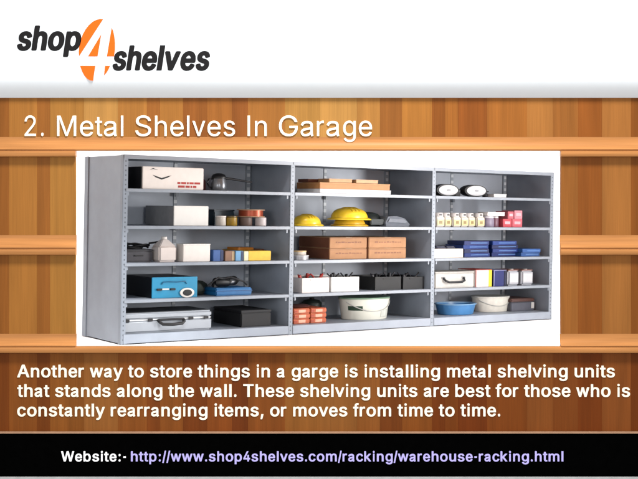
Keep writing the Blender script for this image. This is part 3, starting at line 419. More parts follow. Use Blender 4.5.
for k in range(3):
    a,bq=k*W,(k+1)*W
    MB().box(a+.012,bq-.012,D-.008,D-.002,.02,H-.01,.001).build('back_panel',m_back_lit,rack)
    o=MB().box(-.022,.022,-.010,0,.03,H-.03,.002).build('slotted_strip',m_strip,rack); o.location=((a+bq)/2+.04,D-.008,0)
    for s,off in ((1,.05),(-1,-.05)):
        o=MB().box(-.03,.03,-.03,0,.03,H-.03,.002).build('corner_upright',m_strip,rack); o.location=((a if s>0 else bq)+off,D-.009,0)
    b=MB(); b.box(a+.005,bq-.005,.012,D-.012,H-.030,H-.018,.002); b.build('top_panel',m_steel,rack)
    MB().box(a+.004,bq-.004,-.008,.012,H-.042,H+.002,.003).build('top_beam',m_lip,rack)
    for lv,z in LEV.items():
        b=MB(); top=z+.014
        b.box(a+PW*.5+.004,bq-PW*.5-.004,.004,D-.045,top-.012,top,.002)
        sh=b.build('shelf',m_steel,rack)
        lipn=MB().box(a+.03,bq-.03,-.010,.004,(top-.034) if lv!='s0' else .008,top+.001,.004).build('front_lip',m_lip if lv!='s0' else m_steel,sh)
        if lv!='s0':
            for uu in (a+.055,bq-.075):
                MB().box(uu,uu+.022,.004,.02,top-.075,top-.034,.003).build('clip',m_lip,sh)
            MB().box((a+bq)/2+.02,(a+bq)/2+.06,D-.06,D-.045,top-.07,top-.012,.003).build('clip',m_lip,sh)

# ------------------------------------------------------------------ things on the shelves
WHT=M(236,228,222,.5,var=.04); WH2=M(232,230,226,.5,var=.03)
DK=M(28,28,32,.55); BLK=M(16,16,19,.5); GRY=M(140,141,144,.55)
m_card=mat('cardboard',rgb(158,117,84),.8,var=.12,scale=10); m_card_shade=mat('cardboard_shaded',rgb(104,60,38),.8,var=.12,scale=10)
def side(b_w,x=0): pass
# --- bay 1, top shelf
e,w,dp,h=item('storage_box','long white printed box with a black end and an arrow mark, top shelf','box','longbox')
MB().box(0.004,w,0,dp,0,h,.006).build('carton',WHT,e)
MB().box(-.012,.003,.006,dp-.006,.002,h-.004,.004).build('end_cap',BLK,e)
mk=MB(); cx=.235; mk.prism([(cx-.11,h*.63),(cx-.075,h*.59),(cx,h*.50),(cx+.075,h*.59),(cx+.12,h*.63),(cx+.07,h*.52),(cx,h*.43),(cx-.07,h*.52)],-.003,.001)
mk.prism([(.09,h*.86),(.13,h*.93),(.19,h*.86),(.13,h*.89)],-.003,.001)
mk.build('arrow_mark',DK,e)
mk=MB(); x=.43
for wv in (.035,.06,.02,.05,.07): mk.box(x,x+wv,-.003,.001,.062,.062+.022,0); x+=wv+.012
x=.44
for wv in (.08,.05,.02,.04): mk.box(x,x+wv,-.003,.001,.022,.022+.024,0); x+=wv+.012
mk.build('red_print',M(176,52,44,.6),e)

e,w,dp,h=item('oil_can','grey metal oil can with a black lid and long thin spout, top shelf','oil can','oilcan')
MB().lathe([(.085,0),(.092,.01),(.09,.08),(.078,.13),(.075,.145)],w/2,.1,0).build('body',M(130,134,140,.3,metal=.6),e)
MB().lathe([(.082,.14),(.085,.16),(.07,.185),(.035,.2),(.0,.203)],w/2,.1,0).build('lid',BLK,e)
MB().tube([(w/2+.06,.09,.145),(w/2+.16,.08,.14),(w/2+.30,.07,.122),(w/2+.42,.06,.110)],lambda t:.017-.007*t).build('spout',DK,e)
MB().tube([(w/2-.07,.1,.14),(w/2-.13,.1,.13),(w/2-.15,.1,.09),(w/2-.12,.1,.04),(w/2-.08,.1,.03)],.012).build('handle',DK,e)
o=MB().lathe([(.07,0),(.075,.01),(.075,.11),(.06,.13),(.03,.135),(0,.135)],0,0,0).build('tin',M(110,66,66,.5)); place(o,1.16,.42,1.659)
tag(o,'small dull red tin behind the white printed box and the oil can','tin')

# --- bay 1, second shelf
e,w,dp,h=item('storage_box','square white fronted box with grey sides standing alone, second shelf on the left','box','greybox')
MB().box(0.002,w,.012,dp,0,h-.004,.004).build('case',GRY,e)
MB().box(-.004,w+.003,0,.012,0,h,.004).build('front_panel',WH2,e)
e,w,dp,h=item('jar','short white paint jar beside a mustard jar, second shelf of the left bay','jar','wcan')
MB().lathe([(.056,0),(.06,.006),(.06,.09),(.052,.098)],w/2,.06,0).build('body',M(214,206,196,.4),e)
MB().lathe([(.062,.096),(.062,.109),(.058,.112),(0,.112)],w/2,.06,0).build('lid',WHT,e)
e,w,dp,h=item('jar','short mustard yellow jar between the white jar and the wire spool','jar','ocan')
MB().lathe([(.064,0),(.068,.006),(.068,.09),(.058,.098)],w/2,.07,0).build('body',M(158,124,34,.4),e)
MB().lathe([(.068,.097),(.068,.109),(.064,.113),(0,.113)],w/2,.07,0).build('lid',M(96,76,30,.4),e)
e,w,dp,h=item('tin_box','dark teal tin box standing behind the white and mustard jars','tin','tealtin')
MB().box(-.08,w-.05,0,dp,0,h-.02,.01).build('body',M(38,60,72,.4),e)
MB().box(-.085,w-.045,-.005,dp+.005,h-.02,h,.008).build('lid',M(28,46,58,.4),e)
e,w,dp,h=item('wire_spool','copper wire spool with pale flanges lying on two small tins, second shelf','spool','spool',dv=.101); e.matrix_basis=on(1.61,.12,1.365)
cx=w/2-.01;r=.16
MB().lathe([(r*.9,.004),(r*.9,.078)],cx,.16,0).build('copper_winding',mat('copper_wire',rgb(150,66,40),.35,metal=.35,var=.25,scale=30,stretch=(1,1,12)),e)
for z in (-.001,.078): MB().lathe([(r,z),(r+.004,z+.003),(r+.004,z+.008),(r,z+.011),(.02,z+.011)],cx,.16,0).build('flange',M(196,160,130,.5),e)
b=MB().lathe([(.075,0),(.078,.005),(.078,.093),(.072,.098),(0,.098)],0,0,0).build('tin',M(112,92,84,.5)); place(b,1.69,.26,1.264); tag(b,'dull brown tin under the left side of the wire spool','tin')
b=MB().lathe([(.062,0),(.066,.005),(.066,.093),(.06,.098),(0,.098)],0,0,0).build('tin',M(214,204,204,.5)); place(b,1.86,.2,1.264); tag(b,'small white tin under the right side of the wire spool','tin')

# --- bay 1, third shelf
e,w,dp,h=item('tool_case','dark grey tool case with cable piled on its lid, third shelf at far left','case','cablecase')
MB().box(0,w,0,dp,0,.115,.012).build('body',M(74,72,78,.5),e)
MB().box(-.004,w+.004,-.004,dp+.004,.117,.135,.006).build('lid',M(56,56,62,.5),e)
MB().box(w*.35,w*.65,-.012,-.004,.06,.075,.004).build('handle',DK,e)
o=MB(); pts=[]
for i in range(90):
    a=i/90*2*math.pi*3.0; rr=.13+.03*math.sin(a*1.7+1)
    pts.append((.19+rr*1.2*math.cos(a), .18+rr*.8*math.sin(a), .012+.012*(i/30)+.014*math.sin(a*2.3)))
pts+= [(.36,.12,.06),(.44,.08,.075),(.50,.05,.07),(.56,.05,.085)]
o.tube(pts,.011,8); cab=o.build('cable',BLK); cab.matrix_basis=on(.124,.2,.866+.137); tag(cab,'loose black cable coiled on the dark grey tool case','cable')
e,w,dp,h=item('jug','white plastic jug with a pointed shoulder, third shelf near the tool case','jug','jug')
MB().box(0,w,0,.2,0,.175,.02,3).build('body',M(236,224,218,.35,var=.03),e)
bm=bmesh.new(); q=[(.006,.006,.165),(w-.006,.006,.165),(w-.006,.194,.165),(.006,.194,.165)]; tp=[(w/2-.032,.07,.246),(w/2+.032,.07,.246),(w/2+.032,.13,.246),(w/2-.032,.13,.246)]
a=[bm.verts.new(p) for p in q]; b_=[bm.verts.new(p) for p in tp]
for k in range(4): bm.faces.new((a[k],a[(k+1)%4],b_[(k+1)%4],b_[k]))
bm.faces.new(b_); bm.faces.new(a[::-1]); bmesh.ops.bevel(bm,geom=bm.edges[:],offset=.008,segments=2,affect='EDGES')
MB().add(bm).build('shoulder',M(236,224,218,.35,var=.03),e)
MB().lathe([(.030,.243),(.032,.248),(.032,.270),(.026,.275),(0,.275)],w/2,.1,0,n=20).build('cap',WHT,e)
e,w,dp,h=item('carton','plain white carton right of the white jug, third shelf','box','wbox')
MB().box(0,w,0,dp,0,h-.012,.005).build('body',WHT,e); MB().box(-.003,w+.003,-.003,dp+.003,h-.012,h,.004).build('lid',WH2,e)
for nm,lab,key,c1,c2 in (('carton','small deep blue carton next to the plain white carton','blueb',(52,92,156),(30,48,92)),
                     ('carton','small brown carton between the deep blue and pale blue cartons','brownb',(142,104,80),(196,170,130)),
                     ('carton','small pale blue carton touching the left of the yellow box','sky',(110,164,206),(44,60,96))):
    e,w,dp,h=item(nm,lab,'box',key)
    MB().box(0,w,0,dp,0,h,.004).build('body',M(*c1),e)
    MB().box(w*.72,w+.003,-.003,.0,.004,h-.004,.001).build('edge_band',M(*c2),e)
e,w,dp,h=item('carton','bright yellow box with a cream end, in front on the third shelf','box','yellow')
MB().box(0.062,w,0,dp,0,h,.005).build('body',M(238,192,52),e); MB().box(0,.0615,.001,dp,0,h-.002,.004).build('end_panel',M(236,232,196),e)
e,w,dp,h=item('carton','flat yellow box with orange lid behind the bright yellow box','box','yellow2')
MB().box(0,w,0,dp,0,h-.03,.005).build('body',M(236,186,50),e); MB().box(.08,w-.12,-.004,dp+.004,h-.03,h,.005).build('lid',M(222,140,46),e)
e,w,dp,h=item('carton','dull brown carton at the back right corner of the left bay, third shelf','box','dimbrown')
w=min(w,.17); e.matrix_basis=on(1.93,.48,.866)
MB().box(0,w,0,dp,0,.115,.005).build('body',M(122,74,54),e); MB().box(w*.4,w*.6,-.002,dp+.002,.1155,.118,.0005).build('tape',M(160,120,80),e)

# --- bay 1, fourth shelf
e,w,dp,h=item('battery_charger','turquoise steel charger box with round dial and black sides, fourth shelf left','charger','turq')
e.location=e.location
MB().box(0.003,w,.012,dp,0,h-.004,.008).build('case',M(20,24,30,.4),e)
MB().box(-.003,w+.003,0,.012,0,h,.004).build('front_panel',M(38,142,184,.4,var=.05),e)
dx,dz=w*.765,.052
MB().lathe([(.088,0),(.088,.014),(.060,.016)],dx,0,dz,1,.6,axis='Y').build('dial_ring',WHT,e)
MB().lathe([(.058,.012),(.058,.018),(0,.02)],dx,0,dz,1,.6,axis='Y').build('dial_face',BLK,e)
for xx,ww in ((.05,.065),(.215,.065)): MB().box(xx,xx+ww,-.018,-.001,.082,.105,.004).build('switch',DK,e)
MB().box(.12,.205,-.006,-.001,.088,.104,.002).build('label_plate',WHT,e)
mk=MB(); mk.tube([(.11,-.006,.15),(.13,-.01,.175),(.20,-.01,.178),(.30,-.01,.172),(.40,-.01,.178),(.42,-.006,.15)],.006); mk.build('carry_handle',M(24,96,134,.4),e)
e,w,dp,h=item('tool_tray','flat bright blue tray case under black power tools, fourth shelf','tray','tray')
MB().box(0,w,0,.32,0,h,.012,3).build('body',M(30,108,168,.4),e)
MB().box(-.006,w+.006,-.006,.326,h*.55,h*.66,.004).build('rim',M(20,84,140,.4),e)
e=empty('power_drill','black power drill with grey chuck lying on the blue tray, left one','drill',on(1.27,.14,.473+.090))
MB().lathe([(.0,0),(.045,.004),(.052,.02),(.055,.17),(.04,.2),(.0,.205)],0,.1,.055,axis='X').build('motor_body',BLK,e)
MB().box(-.02,.05,.07,.13,0.0,.05,.012).build('grip',DK,e)
MB().lathe([(.03,0),(.035,.01),(.028,.05),(.016,.075),(0,.075)],.2,.1,.055,axis='X').build('chuck',M(130,132,136,.3,metal=.7),e)
e2=copy_tree(e); e2.matrix_basis=on(1.55,.26,.473+.09,.5); e2['label']='black power drill turned sideways on the right of the blue tray'
for o_ in (e,e2): o_['group']='drills on the blue tray'
o=MB(); pts=[(-.12,.05,.02),(-.06,.0,.09),(0,.02,.115),(.08,.05,.10),(.16,.02,.12),(.25,.0,.09),(.34,.02,.06),(.40,.05,.02)]
o.tube(pts,.010,8); cab=o.build('cable',DK); place(cab,1.27,.12,.562); tag(cab,'dark cable looped over the drills on the blue tray','cord')
e=empty('glove_pair','dark green work gloves in a heap left of the blue tray','gloves',on(1.02,.3,.473))
for i in range(2):
    MB().lathe([(.0,0),(.12,.01),(.14,.05),(.10,.12),(.05,.15),(0,.155)],.05+i*.12,.05+.1*i,0,1,.7,n=22).build('glove',M(40,48,44,.8,bump=.5),e)

# --- bay 1, base
e,w,dp,h=item('briefcase','large silver aluminium briefcase with black handle, bottom shelf on the left','briefcase','brief')
m_alu=mat('aluminium',rgb(146,151,158),.4,metal=.2,var=.06,scale=3)
MB().box(0,w,0,dp,0,h*.60,.02,3).build('lower_shell',m_alu,e)
MB().box(0,w,0,dp,h*.635,h*.96,.02,3).build('lid_shell',m_alu,e)
MB().box(.01,w-.01,.008,dp-.01,h*.59,h*.64,.002).build('seam_strip',M(232,234,236,.3),e)
MB().box(.03,w-.03,.03,dp-.03,h*.955,h*.99,.004).build('top_inlay',M(44,48,54,.5),e)
cx=w*.53
MB().tube([(cx-.155,0,h*.58),(cx-.15,-.035,h*.5),(cx-.12,-.045,h*.40),(cx,-.05,h*.37),(cx+.12,-.045,h*.40),(cx+.15,-.035,h*.5),(cx+.155,0,h*.58)],.017).build('handle',BLK,e)
MB().tube([(cx-.15,-.012,h*.6),(cx+.15,-.012,h*.6)],.012).build('handle_bar',DK,e)
for xx in (.06,cx-.25,cx+.25,w-.08): MB().box(xx-.03,xx+.03,-.008,.002,h*.55,h*.68,.003).build('latch',DK,e)
e,w,dp,h=item('equipment_case','plain black hard case with flat lid beside the silver briefcase','case','blackbox')
MB().box(0,w,0,dp,0,h-.03,.01).build('body',M(14,14,18,.6),e)
MB().box(-.003,w+.003,-.003,dp+.003,h-.027,h,.006).build('lid',M(20,20,25,.6),e)

# --- bay 2, top shelf
def flat_carton(label,u,d,v,w,dp,h,c,c2=None,slot=False,cat='box',name='carton',group=None):
    e=empty(name,label,cat,on(u,d,v),group)
    MB().box(0,w,0,dp,0,h*.80,.004).build('body',c,e)
    MB().box(-.003,w+.003,-.003,dp+.003,h*.8,h,.003).build('lid',c2 or c,e)
    return e
u,d,v,w,dp,h=DIM['flat']; flat_carton('wide flat white carton at the bottom of the pile, top shelf of the middle bay',u,d,v,w,dp,h,M(234,232,232),M(240,238,236))
v2=v+h+.0015
flat_carton('wide orange brown carton lying on the flat white one, top shelf',u,d+.005,v2,w-.015,dp,.076,M(188,130,76),M(196,140,86))
v3=v2+.079
u,_,_,w,dp,_=DIM['tan1']; flat_carton('small pale tan carton on the orange brown carton, left one of two',u,.1,v3,w,.23,.046,M(200,152,106),M(206,162,118))
u,_,_,w,dp,_=DIM['tan2']; flat_carton('small pale tan carton on the orange brown carton, right one of two',u,.1,v3-.0,w,.2,.044,M(204,162,118),M(210,170,130))
flat_carton('dark rust carton on the back left of the carton pile, top shelf',2.62,.34,v3,.34,.22,.040,M(112,58,34),M(126,68,42))

# --- bay 2, second shelf: hard hats
def hard_hat(label,u,d,v,w,dp,h,col):
    e=empty('hard_hat',label,'hard hat',on(u,d,v),'hard hats on the second shelf')
    cx,cy=w/2,dp/2; prof=[]
    for k in range(13):
        a=k/12*math.pi/2; prof.append((max(0,math.cos(a))**.62*.42 if k<12 else 0,.014+math.sin(a)**.95*(h-.014)))
    MB().lathe(prof,cx,cy,0,w,dp,n=40).build('shell',col,e)
    MB().lathe([(.43,.004),(.5,.0),(.505,.005),(.5,.012),(.44,.026),(.42,.026)],cx,cy,0,w,dp,n=40,cap=False).build('brim',col,e)
    b=MB()
    for s in (-.09,0,.09):
        pts=[]
        for k in range(15):
            a=math.radians(-62+124*k/14); pts.append((cx+s*w+0,cy+math.sin(a)*.40*dp*(1-.3*abs(s)),.012+(h-.012)*max(0,math.cos(a))**.6*(1-1.1*s*s)+.003))
        b.tube(pts,.010,8)
    b.build('crown_ridge',col,e)
    return e
ylw=M(238,200,46,.3,var=.03); ylw2=M(226,180,44,.35)
u,d,v,w,dp,h=DIM['hat1']; hard_hat('single yellow hard hat beside the post, second shelf of the middle bay',u+.06,d,v,w,.36,h,ylw)
u,d,v,w,dp,h=DIM['hat2']; hard_hat('lower yellow hard hat of the stacked pair',u+.20,d+.02,v,w-.10,.40,.112,ylw2)
hard_hat('upper yellow hard hat of the stacked pair, wide brim',u+.14,d,v+.078,w,.42,.148,ylw)
e,w,dp,h=item('face_shield','dark helmet with visor right of the stacked yellow hard hats','helmet','bag')
MB().lathe([(.17,0),(.19,.03),(.18,.10),(.12,.155),(.05,.175),(0,.178)],.16,.3,0,1.15,.9).build('shell',M(44,50,48,.45),e)
MB().box(.02,.32,.05,.09,.02,.09,.01).build('visor',M(54,60,62,.6),e)
e=empty('tool_pouch','soft grey tool pouch with slanted flap beside the dark helmet','pouch',on(3.68,.14,1.264))
MB().prism([(0,0),(.36,0),(.38,.03),(.30,.10),(.18,.13),(.03,.125),(-.01,.05)],0,.3).build('body',M(104,110,120,.8,bump=.3),e)
MB().prism([(.02,.055),(.30,.045),(.33,.06),(.27,.09),(.05,.10)],-.014,-.001).build('flap',M(128,134,144,.8),e)

# --- bay 2, third shelf: cartons
u,d,v,w,dp,h=DIM['cartL']; u2,_,_,w2,_,_=DIM['cartR']
labs=[('brown printed carton, lower left of the block of four','brown printed carton, lower right of the block of four'),('brown printed carton, upper left of the block of four','brown printed carton, upper right of the block of four')]
HH=.130
def printed(label,u,w,z):
    e=empty('carton',label,'box',on(u,.1,v+z),'brown printed cartons')
    MB().box(0,w,0,.66,0,HH,.006).build('body',m_card,e)
    MB().box(-.004,-.001,.01,.65,.006,HH-.006,.001).build('side_shade',m_card_shade,e)  # thin darker sheet, paints the shade on the carton's left side
    b=MB(); x=w*.16
    while x<w*.84:
        ww=random.uniform(.015,.05); b.box(x,min(x+ww,w*.86),-.002,.001,HH*.50,HH*.50+random.choice([.012,.016]),0); x+=ww+.012
    b.build('print_line',M(128,74,44),e)
    b=MB(); b.box(.01,w-.01,-.0015,.001,HH*.86,HH*.90,0); b.build('tape_line',M(140,96,62),e)
    MB().box(w*.42,w*.58,-.0025,.64,HH+.0005,HH+.002,0).build('tape',M(186,160,120,.3),e)
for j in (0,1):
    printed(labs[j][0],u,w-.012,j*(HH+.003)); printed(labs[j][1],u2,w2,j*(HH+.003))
e,w,dp,h=item('paint_tin','round tan lidded tin standing on a wider grey tin by the post','tin','tinfront')
e.matrix_basis=on(2.25,.03,.866+.058)
MB().lathe([(.085,0),(.088,.004),(.088,.035)],w/2,.12,0).build('body',M(204,196,186,.4),e); MB().lathe([(.092,.035),(.092,.047),(.088,.05),(0,.05)],w/2,.12,0).build('lid',M(206,176,130,.5),e)
e=empty('paint_tin','wide low grey tin under the tan lidded tin by the post','tin',on(2.25,.03,.866))
MB().lathe([(.112,0),(.118,.004),(.118,.045)],w/2,.12,0).build('body',M(168,168,172,.35,metal=.3),e); MB().lathe([(.122,.044),(.122,.053),(.118,.056),(0,.056)],w/2,.12,0).build('lid',M(196,196,198,.35),e)

# --- bay 2, fourth shelf: bins
def bin_(label,key,c,dp,h=None,fill=None):
    u,d,v,w,_,hh=DIM[key]; h=h or hh*.88
    e=empty('storage_bin',label,'bin',on(u,d,v),'open bins on the fourth shelf')
    b=MB(); tk=.008
    b.box(0,w,0,tk,0,h,.002); b.box(0,w,dp-tk,dp,0,h,.002); b.box(0,tk,tk,dp-tk,0,h,.002); b.box(w-tk,w,tk,dp-tk,0,h,.002); b.box(tk,w-tk,tk,dp-tk,0,.01,.001)
    b.build('body',c,e); MB().box(w*.3,w*.7,-.006,-.001,h*.82,h*.9,.003).build('grip',c,e)
    return e,u,d,v,w,h
for lab,key,c in (('white open bin with red handled tools, leftmost of the four bins','bin1',M(236,226,222)),('white open bin with dark handled tools next to the black bins','bin2',M(236,234,230)),
                  ('black open bin of tools right of the white bins','bin3',M(11,11,14,.6)),('black open bin at the right end of the four bins','bin4',M(14,14,19,.6))):
    e,u,d,v,w,h=bin_(lab,key,c,.5)
    red=key=='bin1'
    for i in range(5 if key!='bin4' else 4):
        xx=.06+(w-.12)*i/4; a=random.uniform(-.4,.4); y0=.08+.07*(i%3)
        p=empty('pliers' if i%2 else 'screwdriver',None,None,on(u,d,v+.012),'tools in the bins')
        nm={'bin1':'leftmost white bin','bin2':'second white bin','bin3':'first black bin','bin4':'last black bin'}[key]
        kind='pliers' if i%2 else 'screwdriver'
        clr='red' if red else 'black'
        p['label']='%s handled %s sticking up %s the %s'%(clr,kind,['at the left edge of','left of centre in','in the middle of','right of centre in','at the right edge of'][i],nm); p['category']=kind
        hc=M(176,44,34,.4) if red else M(34,34,40,.4); zt=h+.01+random.uniform(.0,.022)
        if kind=='screwdriver':
            MB().tube([(xx,y0,0),(xx+a*.05,y0,h*.55)],.006,8).build('shaft',M(180,182,186,.3,metal=.8),p)
            MB().tube([(xx+a*.05,y0,h*.55),(xx+a*.09,y0,h*.8),(xx+a*.15,y0,zt)],.02,12).build('grip',hc,p)
        else:
            MB().tube([(xx,y0,0),(xx,y0,h*.5)],.014,8).build('jaws',M(180,182,186,.3,metal=.8),p)
            for s in (-1,1): MB().tube([(xx,y0,h*.5),(xx+s*.03,y0,h*.7),(xx+s*.045,y0,h*.95),(xx+s*.09,y0,zt+.005)],.009,8).build('grip',hc,p)

# --- bay 2, base
ox,od,ov,ow,_,oh=DIM['orange']
k=0
orl=[['orange package, bottom left of the orange stack','orange package, bottom right of the orange stack'],['orange package, middle left of the orange stack','orange package, middle right of the orange stack'],['orange package, top left of the orange stack','orange package, top right of the orange stack']]
for j in range(3):
    for i in range(2):
        e=empty('package',orl[j][i],'package',on(ox+i*(ow/2+.002),od+random.uniform(0,.015),ov+j*.0605),'orange packages on the bottom shelf')
        w=ow/2-.003
        MB().box(0,w,0,.38,0,.058,.010,3).build('body',M(196,92,48,.5,var=.2,bump=.3),e)
        MB().box(w*.30,w*.72,-.003,.001,.012,.046,.0005).build('label_patch',M(232,176,150),e)
        MB().box(w*.02,w*.22,-.003,.001,.020,.034,.0005).build('label_stripe',M(166,56,34),e)
e=empty('cloth_bundle','dark maroon cloth bundle on top of the orange packages','cloth',on(ox+.03,od+.08,ov+.182))
MB().lathe([(0,0),(.16,.002),(.17,.015),(.12,.030),(.05,.034),(0,.034)],.17,.14,0,1,.7,n=24).build('cloth',M(84,40,36,.9,bump=.5),e)
def bucket(label,key,mats,rimc,sy,labels,dep):
    u,d,v,w,_,h=DIM[key]; w*=.92; u+=.20+(0 if key=='bucket' else .0); e=empty('bucket',label,'bucket',on(u,d,v),'white buckets on the bottom shelf')
    R=w/2; q=sy/R
    MB().lathe([(R*.86,0),(R*.88,.006),(R*.975,h*.86)],R,sy,0,1,q,n=56).build('body',mats,e)
    MB().lathe([(R*.975,h*.86),(R*1.0,h*.865),(R*1.0,h*.90),(R*.985,h*.905),(R*.985,h*.93)],R,sy,0,1,q,n=56).build('rim',mats,e)
    MB().lathe([(R*.99,h*.92),(R*1.01,h*.925),(R*1.01,h*.985),(R*.97,h),(R*.9,h*.985),(0,h*.985)],R,sy,0,1,q,n=56).build('lid',rimc,e)
    def onb(t,z,out=.004):  # point on the bucket's wall
        r=(R*.88+(R*.095)*(z/(h*.86)))+out; return (R+r*math.cos(t),sy+r*q*math.sin(t),z)
    b=MB(); pts=[onb(math.radians(200+ (340-200)*k/20), h*(.80-.42*math.sin(math.pi*(k/20))**1.0),.010) for k in range(21)]
    b.tube(pts,.006,8); b.build('handle',M(190,190,186,.35),e)
    for (t0,t1,z0,z1,c,nm) in labels:
        bm=bmesh.new(); n=10; lo=[bm.verts.new(onb(math.radians(t0+(t1-t0)*k/n),h*z0,.003)) for k in range(n+1)]; hi=[bm.verts.new(onb(math.radians(t0+(t1-t0)*k/n),h*z1,.003)) for k in range(n+1)]
        for k in range(n): bm.faces.new((lo[k],lo[k+1],hi[k+1],hi[k]))
        MB().add(bm).build(nm,c,e)
    return e
bw=M(228,228,216,.4,var=.03)
bucket('big white bucket with green lid and dark green label, bottom shelf of the middle bay','bucket',bw,M(120,150,126,.4),.24,[(203,240,.42,.62,M(22,56,34),'green_label'),(288,318,.10,.42,M(184,188,180),'paper_label'),(290,316,.13,.39,M(214,216,208),'paper_label')],.6)
e=empty('shade_can','dark green can added for the shade behind the left of the green lidded bucket','shade_can',on(2.85,.55,.105))
MB().lathe([(.12,0),(.125,.01),(.125,.19),(.10,.22),(.04,.235),(0,.235)],.1,.14,0).build('body',M(36,48,42,.5),e)  # made-up dark can, stands in for the shade behind the bucket
MB().lathe([(.03,.233),(.032,.255),(0,.257)],.1,.14,0,n=18).build('cap',BLK,e)

# --- bay 3, top shelf
def reel(label,key):
    u,d,v,w,_,h=DIM[key]; e=empty('tape_reel',label,'reel',on(u,d,v),'black reels with white faces')
    R=h/2; sx=w/h
    MB().lathe([(R*.98,.05),(R,.06),(R,.15),(R*.98,.16)],w/2,.16,R,sx,1,axis='Y',n=48).build('rim',BLK,e)
    b=MB().lathe([(R*.84,0),(R*.84,.012),(R*.70,.018),(0,.019)],w/2,-.0,R,sx,1,axis='Y',n=48); b.build('face',M(196,197,200,.4,var=.06),e)
    MB().lathe([(R*.16,0),(R*.16,.006),(0,.007)],w/2,-.019,R,sx,1,axis='Y',n=24).build('hub',M(150,152,156,.4),e)
    return e
reel('white faced black reel standing on edge, left of the pair on the top shelf','reel1'); reel('white faced black reel standing on edge, right of the pair on the top shelf','reel2')
e=empty('charger_pack','small black pack between the two white faced reels','pack',on(4.84,.16,1.661)); MB().box(0,.10,0,.14,0,.10,.012).build('body',BLK,e); MB().box(.02,.08,-.004,-.001,.06,.08,.002).build('label_patch',M(70,72,76),e)
e=empty('spray_head','small dark spray head lying right of the reels','nozzle',on(5.36,.14,1.661)); MB().lathe([(.035,0),(.04,.01),(.03,.05),(.012,.06),(.012,.085),(0,.087)],.04,.05,0,n=20).build('cap',DK,e); MB().tube([(.04,.05,.07),(.09,.04,.075)],.008).build('nozzle',DK,e)
u,d,v,w,_,h=DIM['smallw']; flat_carton('tiny flat white box right of the reels, top shelf of the right bay',u,d,v,w,.2,h,M(238,238,238))
# --- bay 3, second shelf
u,d,v,w,_,h=DIM['jars']; n=6; p=w/n
names=['first','second','third','fourth','fifth','sixth']
base=None
for i in range(n):
    if base is None:
        base=empty('bottle','','bottle',None,'row of white bottles with yellow labels'); r=p*.46
        MB().box(p*.02,p*.98,0,.12,0,h*.72,.012,3).build('body',M(208,200,188,.4,var=.03),base)
        MB().box(p*.10,p*.90,-.004,.0,h*.12,h*.52,.001).build('label_patch',M(212,200,146,.5),base)
        MB().box(p*.32,p*.68,-.006,-.0045,h*.22,h*.42,.0005).build('label_mark',M(150,128,84,.5),base)
        MB().lathe([(p*.42,h*.715),(p*.45,h*.73),(p*.45,h*.97),(p*.42,h),(0,h)],p/2,.06,0,n=20).build('cap',M(206,202,200,.4),base)
        MB().box(p*.36,p*.64,-.006,.03,h*.80,h*.92,.003).build('cap_grip',M(90,86,86),base)
        b0=base
    else: b0=copy_tree(base)
    b0.matrix_basis=on(u+i*p+random.uniform(-.004,.004),d+random.uniform(0,.02),v,random.uniform(-.10,.10)); b0['label']='squat white bottle with yellow label, %s from the left in its row'%names[i]
u,d,v,w,_,h=DIM['jar2']; e=empty('jar','lilac grey jar between the bottle row and the red boxes','jar',on(u+.01,d,v))
MB().lathe([(w*.46,0),(w*.48,.005),(w*.48,h*.7),(w*.42,h*.8)],w/2,.09,0).build('body',M(140,130,150,.4),e); MB().lathe([(w*.46,h*.8),(w*.46,h*.97),(w*.42,h),(0,h)],w/2,.09,0).build('lid',M(206,202,210,.4),e)
flat_carton('flat white box resting across the lilac grey jar and its neighbour',5.34,.07,v+h+.001,.31,.2,.052,M(240,238,236))
e=empty('jar','dull plum jar directly left of the red boxes','jar',on(5.515,.1,v)); 
MB().lathe([(.05,0),(.052,.005),(.052,.11),(.045,.12)],.05,.07,0).build('body',M(120,84,100,.4),e); MB().lathe([(.048,.12),(.048,.144),(.044,.147),(0,.147)],.05,.07,0).build('lid',M(200,196,198,.4),e)
rd=M(196,72,84,.5); pk=M(212,132,144,.5)
for lab,uu,ww,zz,hh,c in (('red box, left of the two on the shelf beside the bottles',5.64,.165,0,.11,rd),('red box with pink front, right of the two on the shelf',5.812,.19,0,.11,M(204,96,108)),('pink box stacked on the left of the red boxes',5.73,.11,.1115,.10,M(184,92,104)),('pale pink box stacked on the right of the red boxes',5.85,.15,.1115,.115,pk)):
    e=empty('carton',lab,'box',on(uu,.09,v+zz),'red and pink boxes'); MB().box(0,ww,0,.24,0,hh,.004).build('body',c,e); MB().box(ww*.2,ww*.8,-.003,0,hh*.35,hh*.7,.001).build('label_patch',M(226,176,184),e)
# --- bay 3, third shelf
u,d,v,w,_,h=DIM['wtray']; e=empty('storage_bin','low cream open box with dark parts in it, third shelf of the right bay','bin',on(u,d,v)); h=.115; dp=.35; b=MB(); tk=.008
b.box(0,w,0,tk,0,h,.002); b.box(0,w,dp-tk,dp,0,h,.002); b.box(0,tk,tk,dp-tk,0,h,.002); b.box(w-tk,w,tk,dp-tk,0,h,.002); b.box(tk,w-tk,tk,dp-tk,0,.01,.001); b.build('body',M(236,222,208),e)
MB().box(w*.3,w*.7,-.005,-.001,h*.8,h*.9,.002).build('grip',M(226,212,198),e)
for i,(a,bq) in enumerate(((.09,.26),(.28,.44))):
    o=MB().box(0,bq-a,0,.2,0,.135,.015,3).build('part_pack',M(40,42,66,.5)); place(o,u+a,d+.06+i*.02,v+.011); tag(o,'dark part pack in the cream open box, %s one'%('left','right')[i],'pack','dark packs in the cream box')
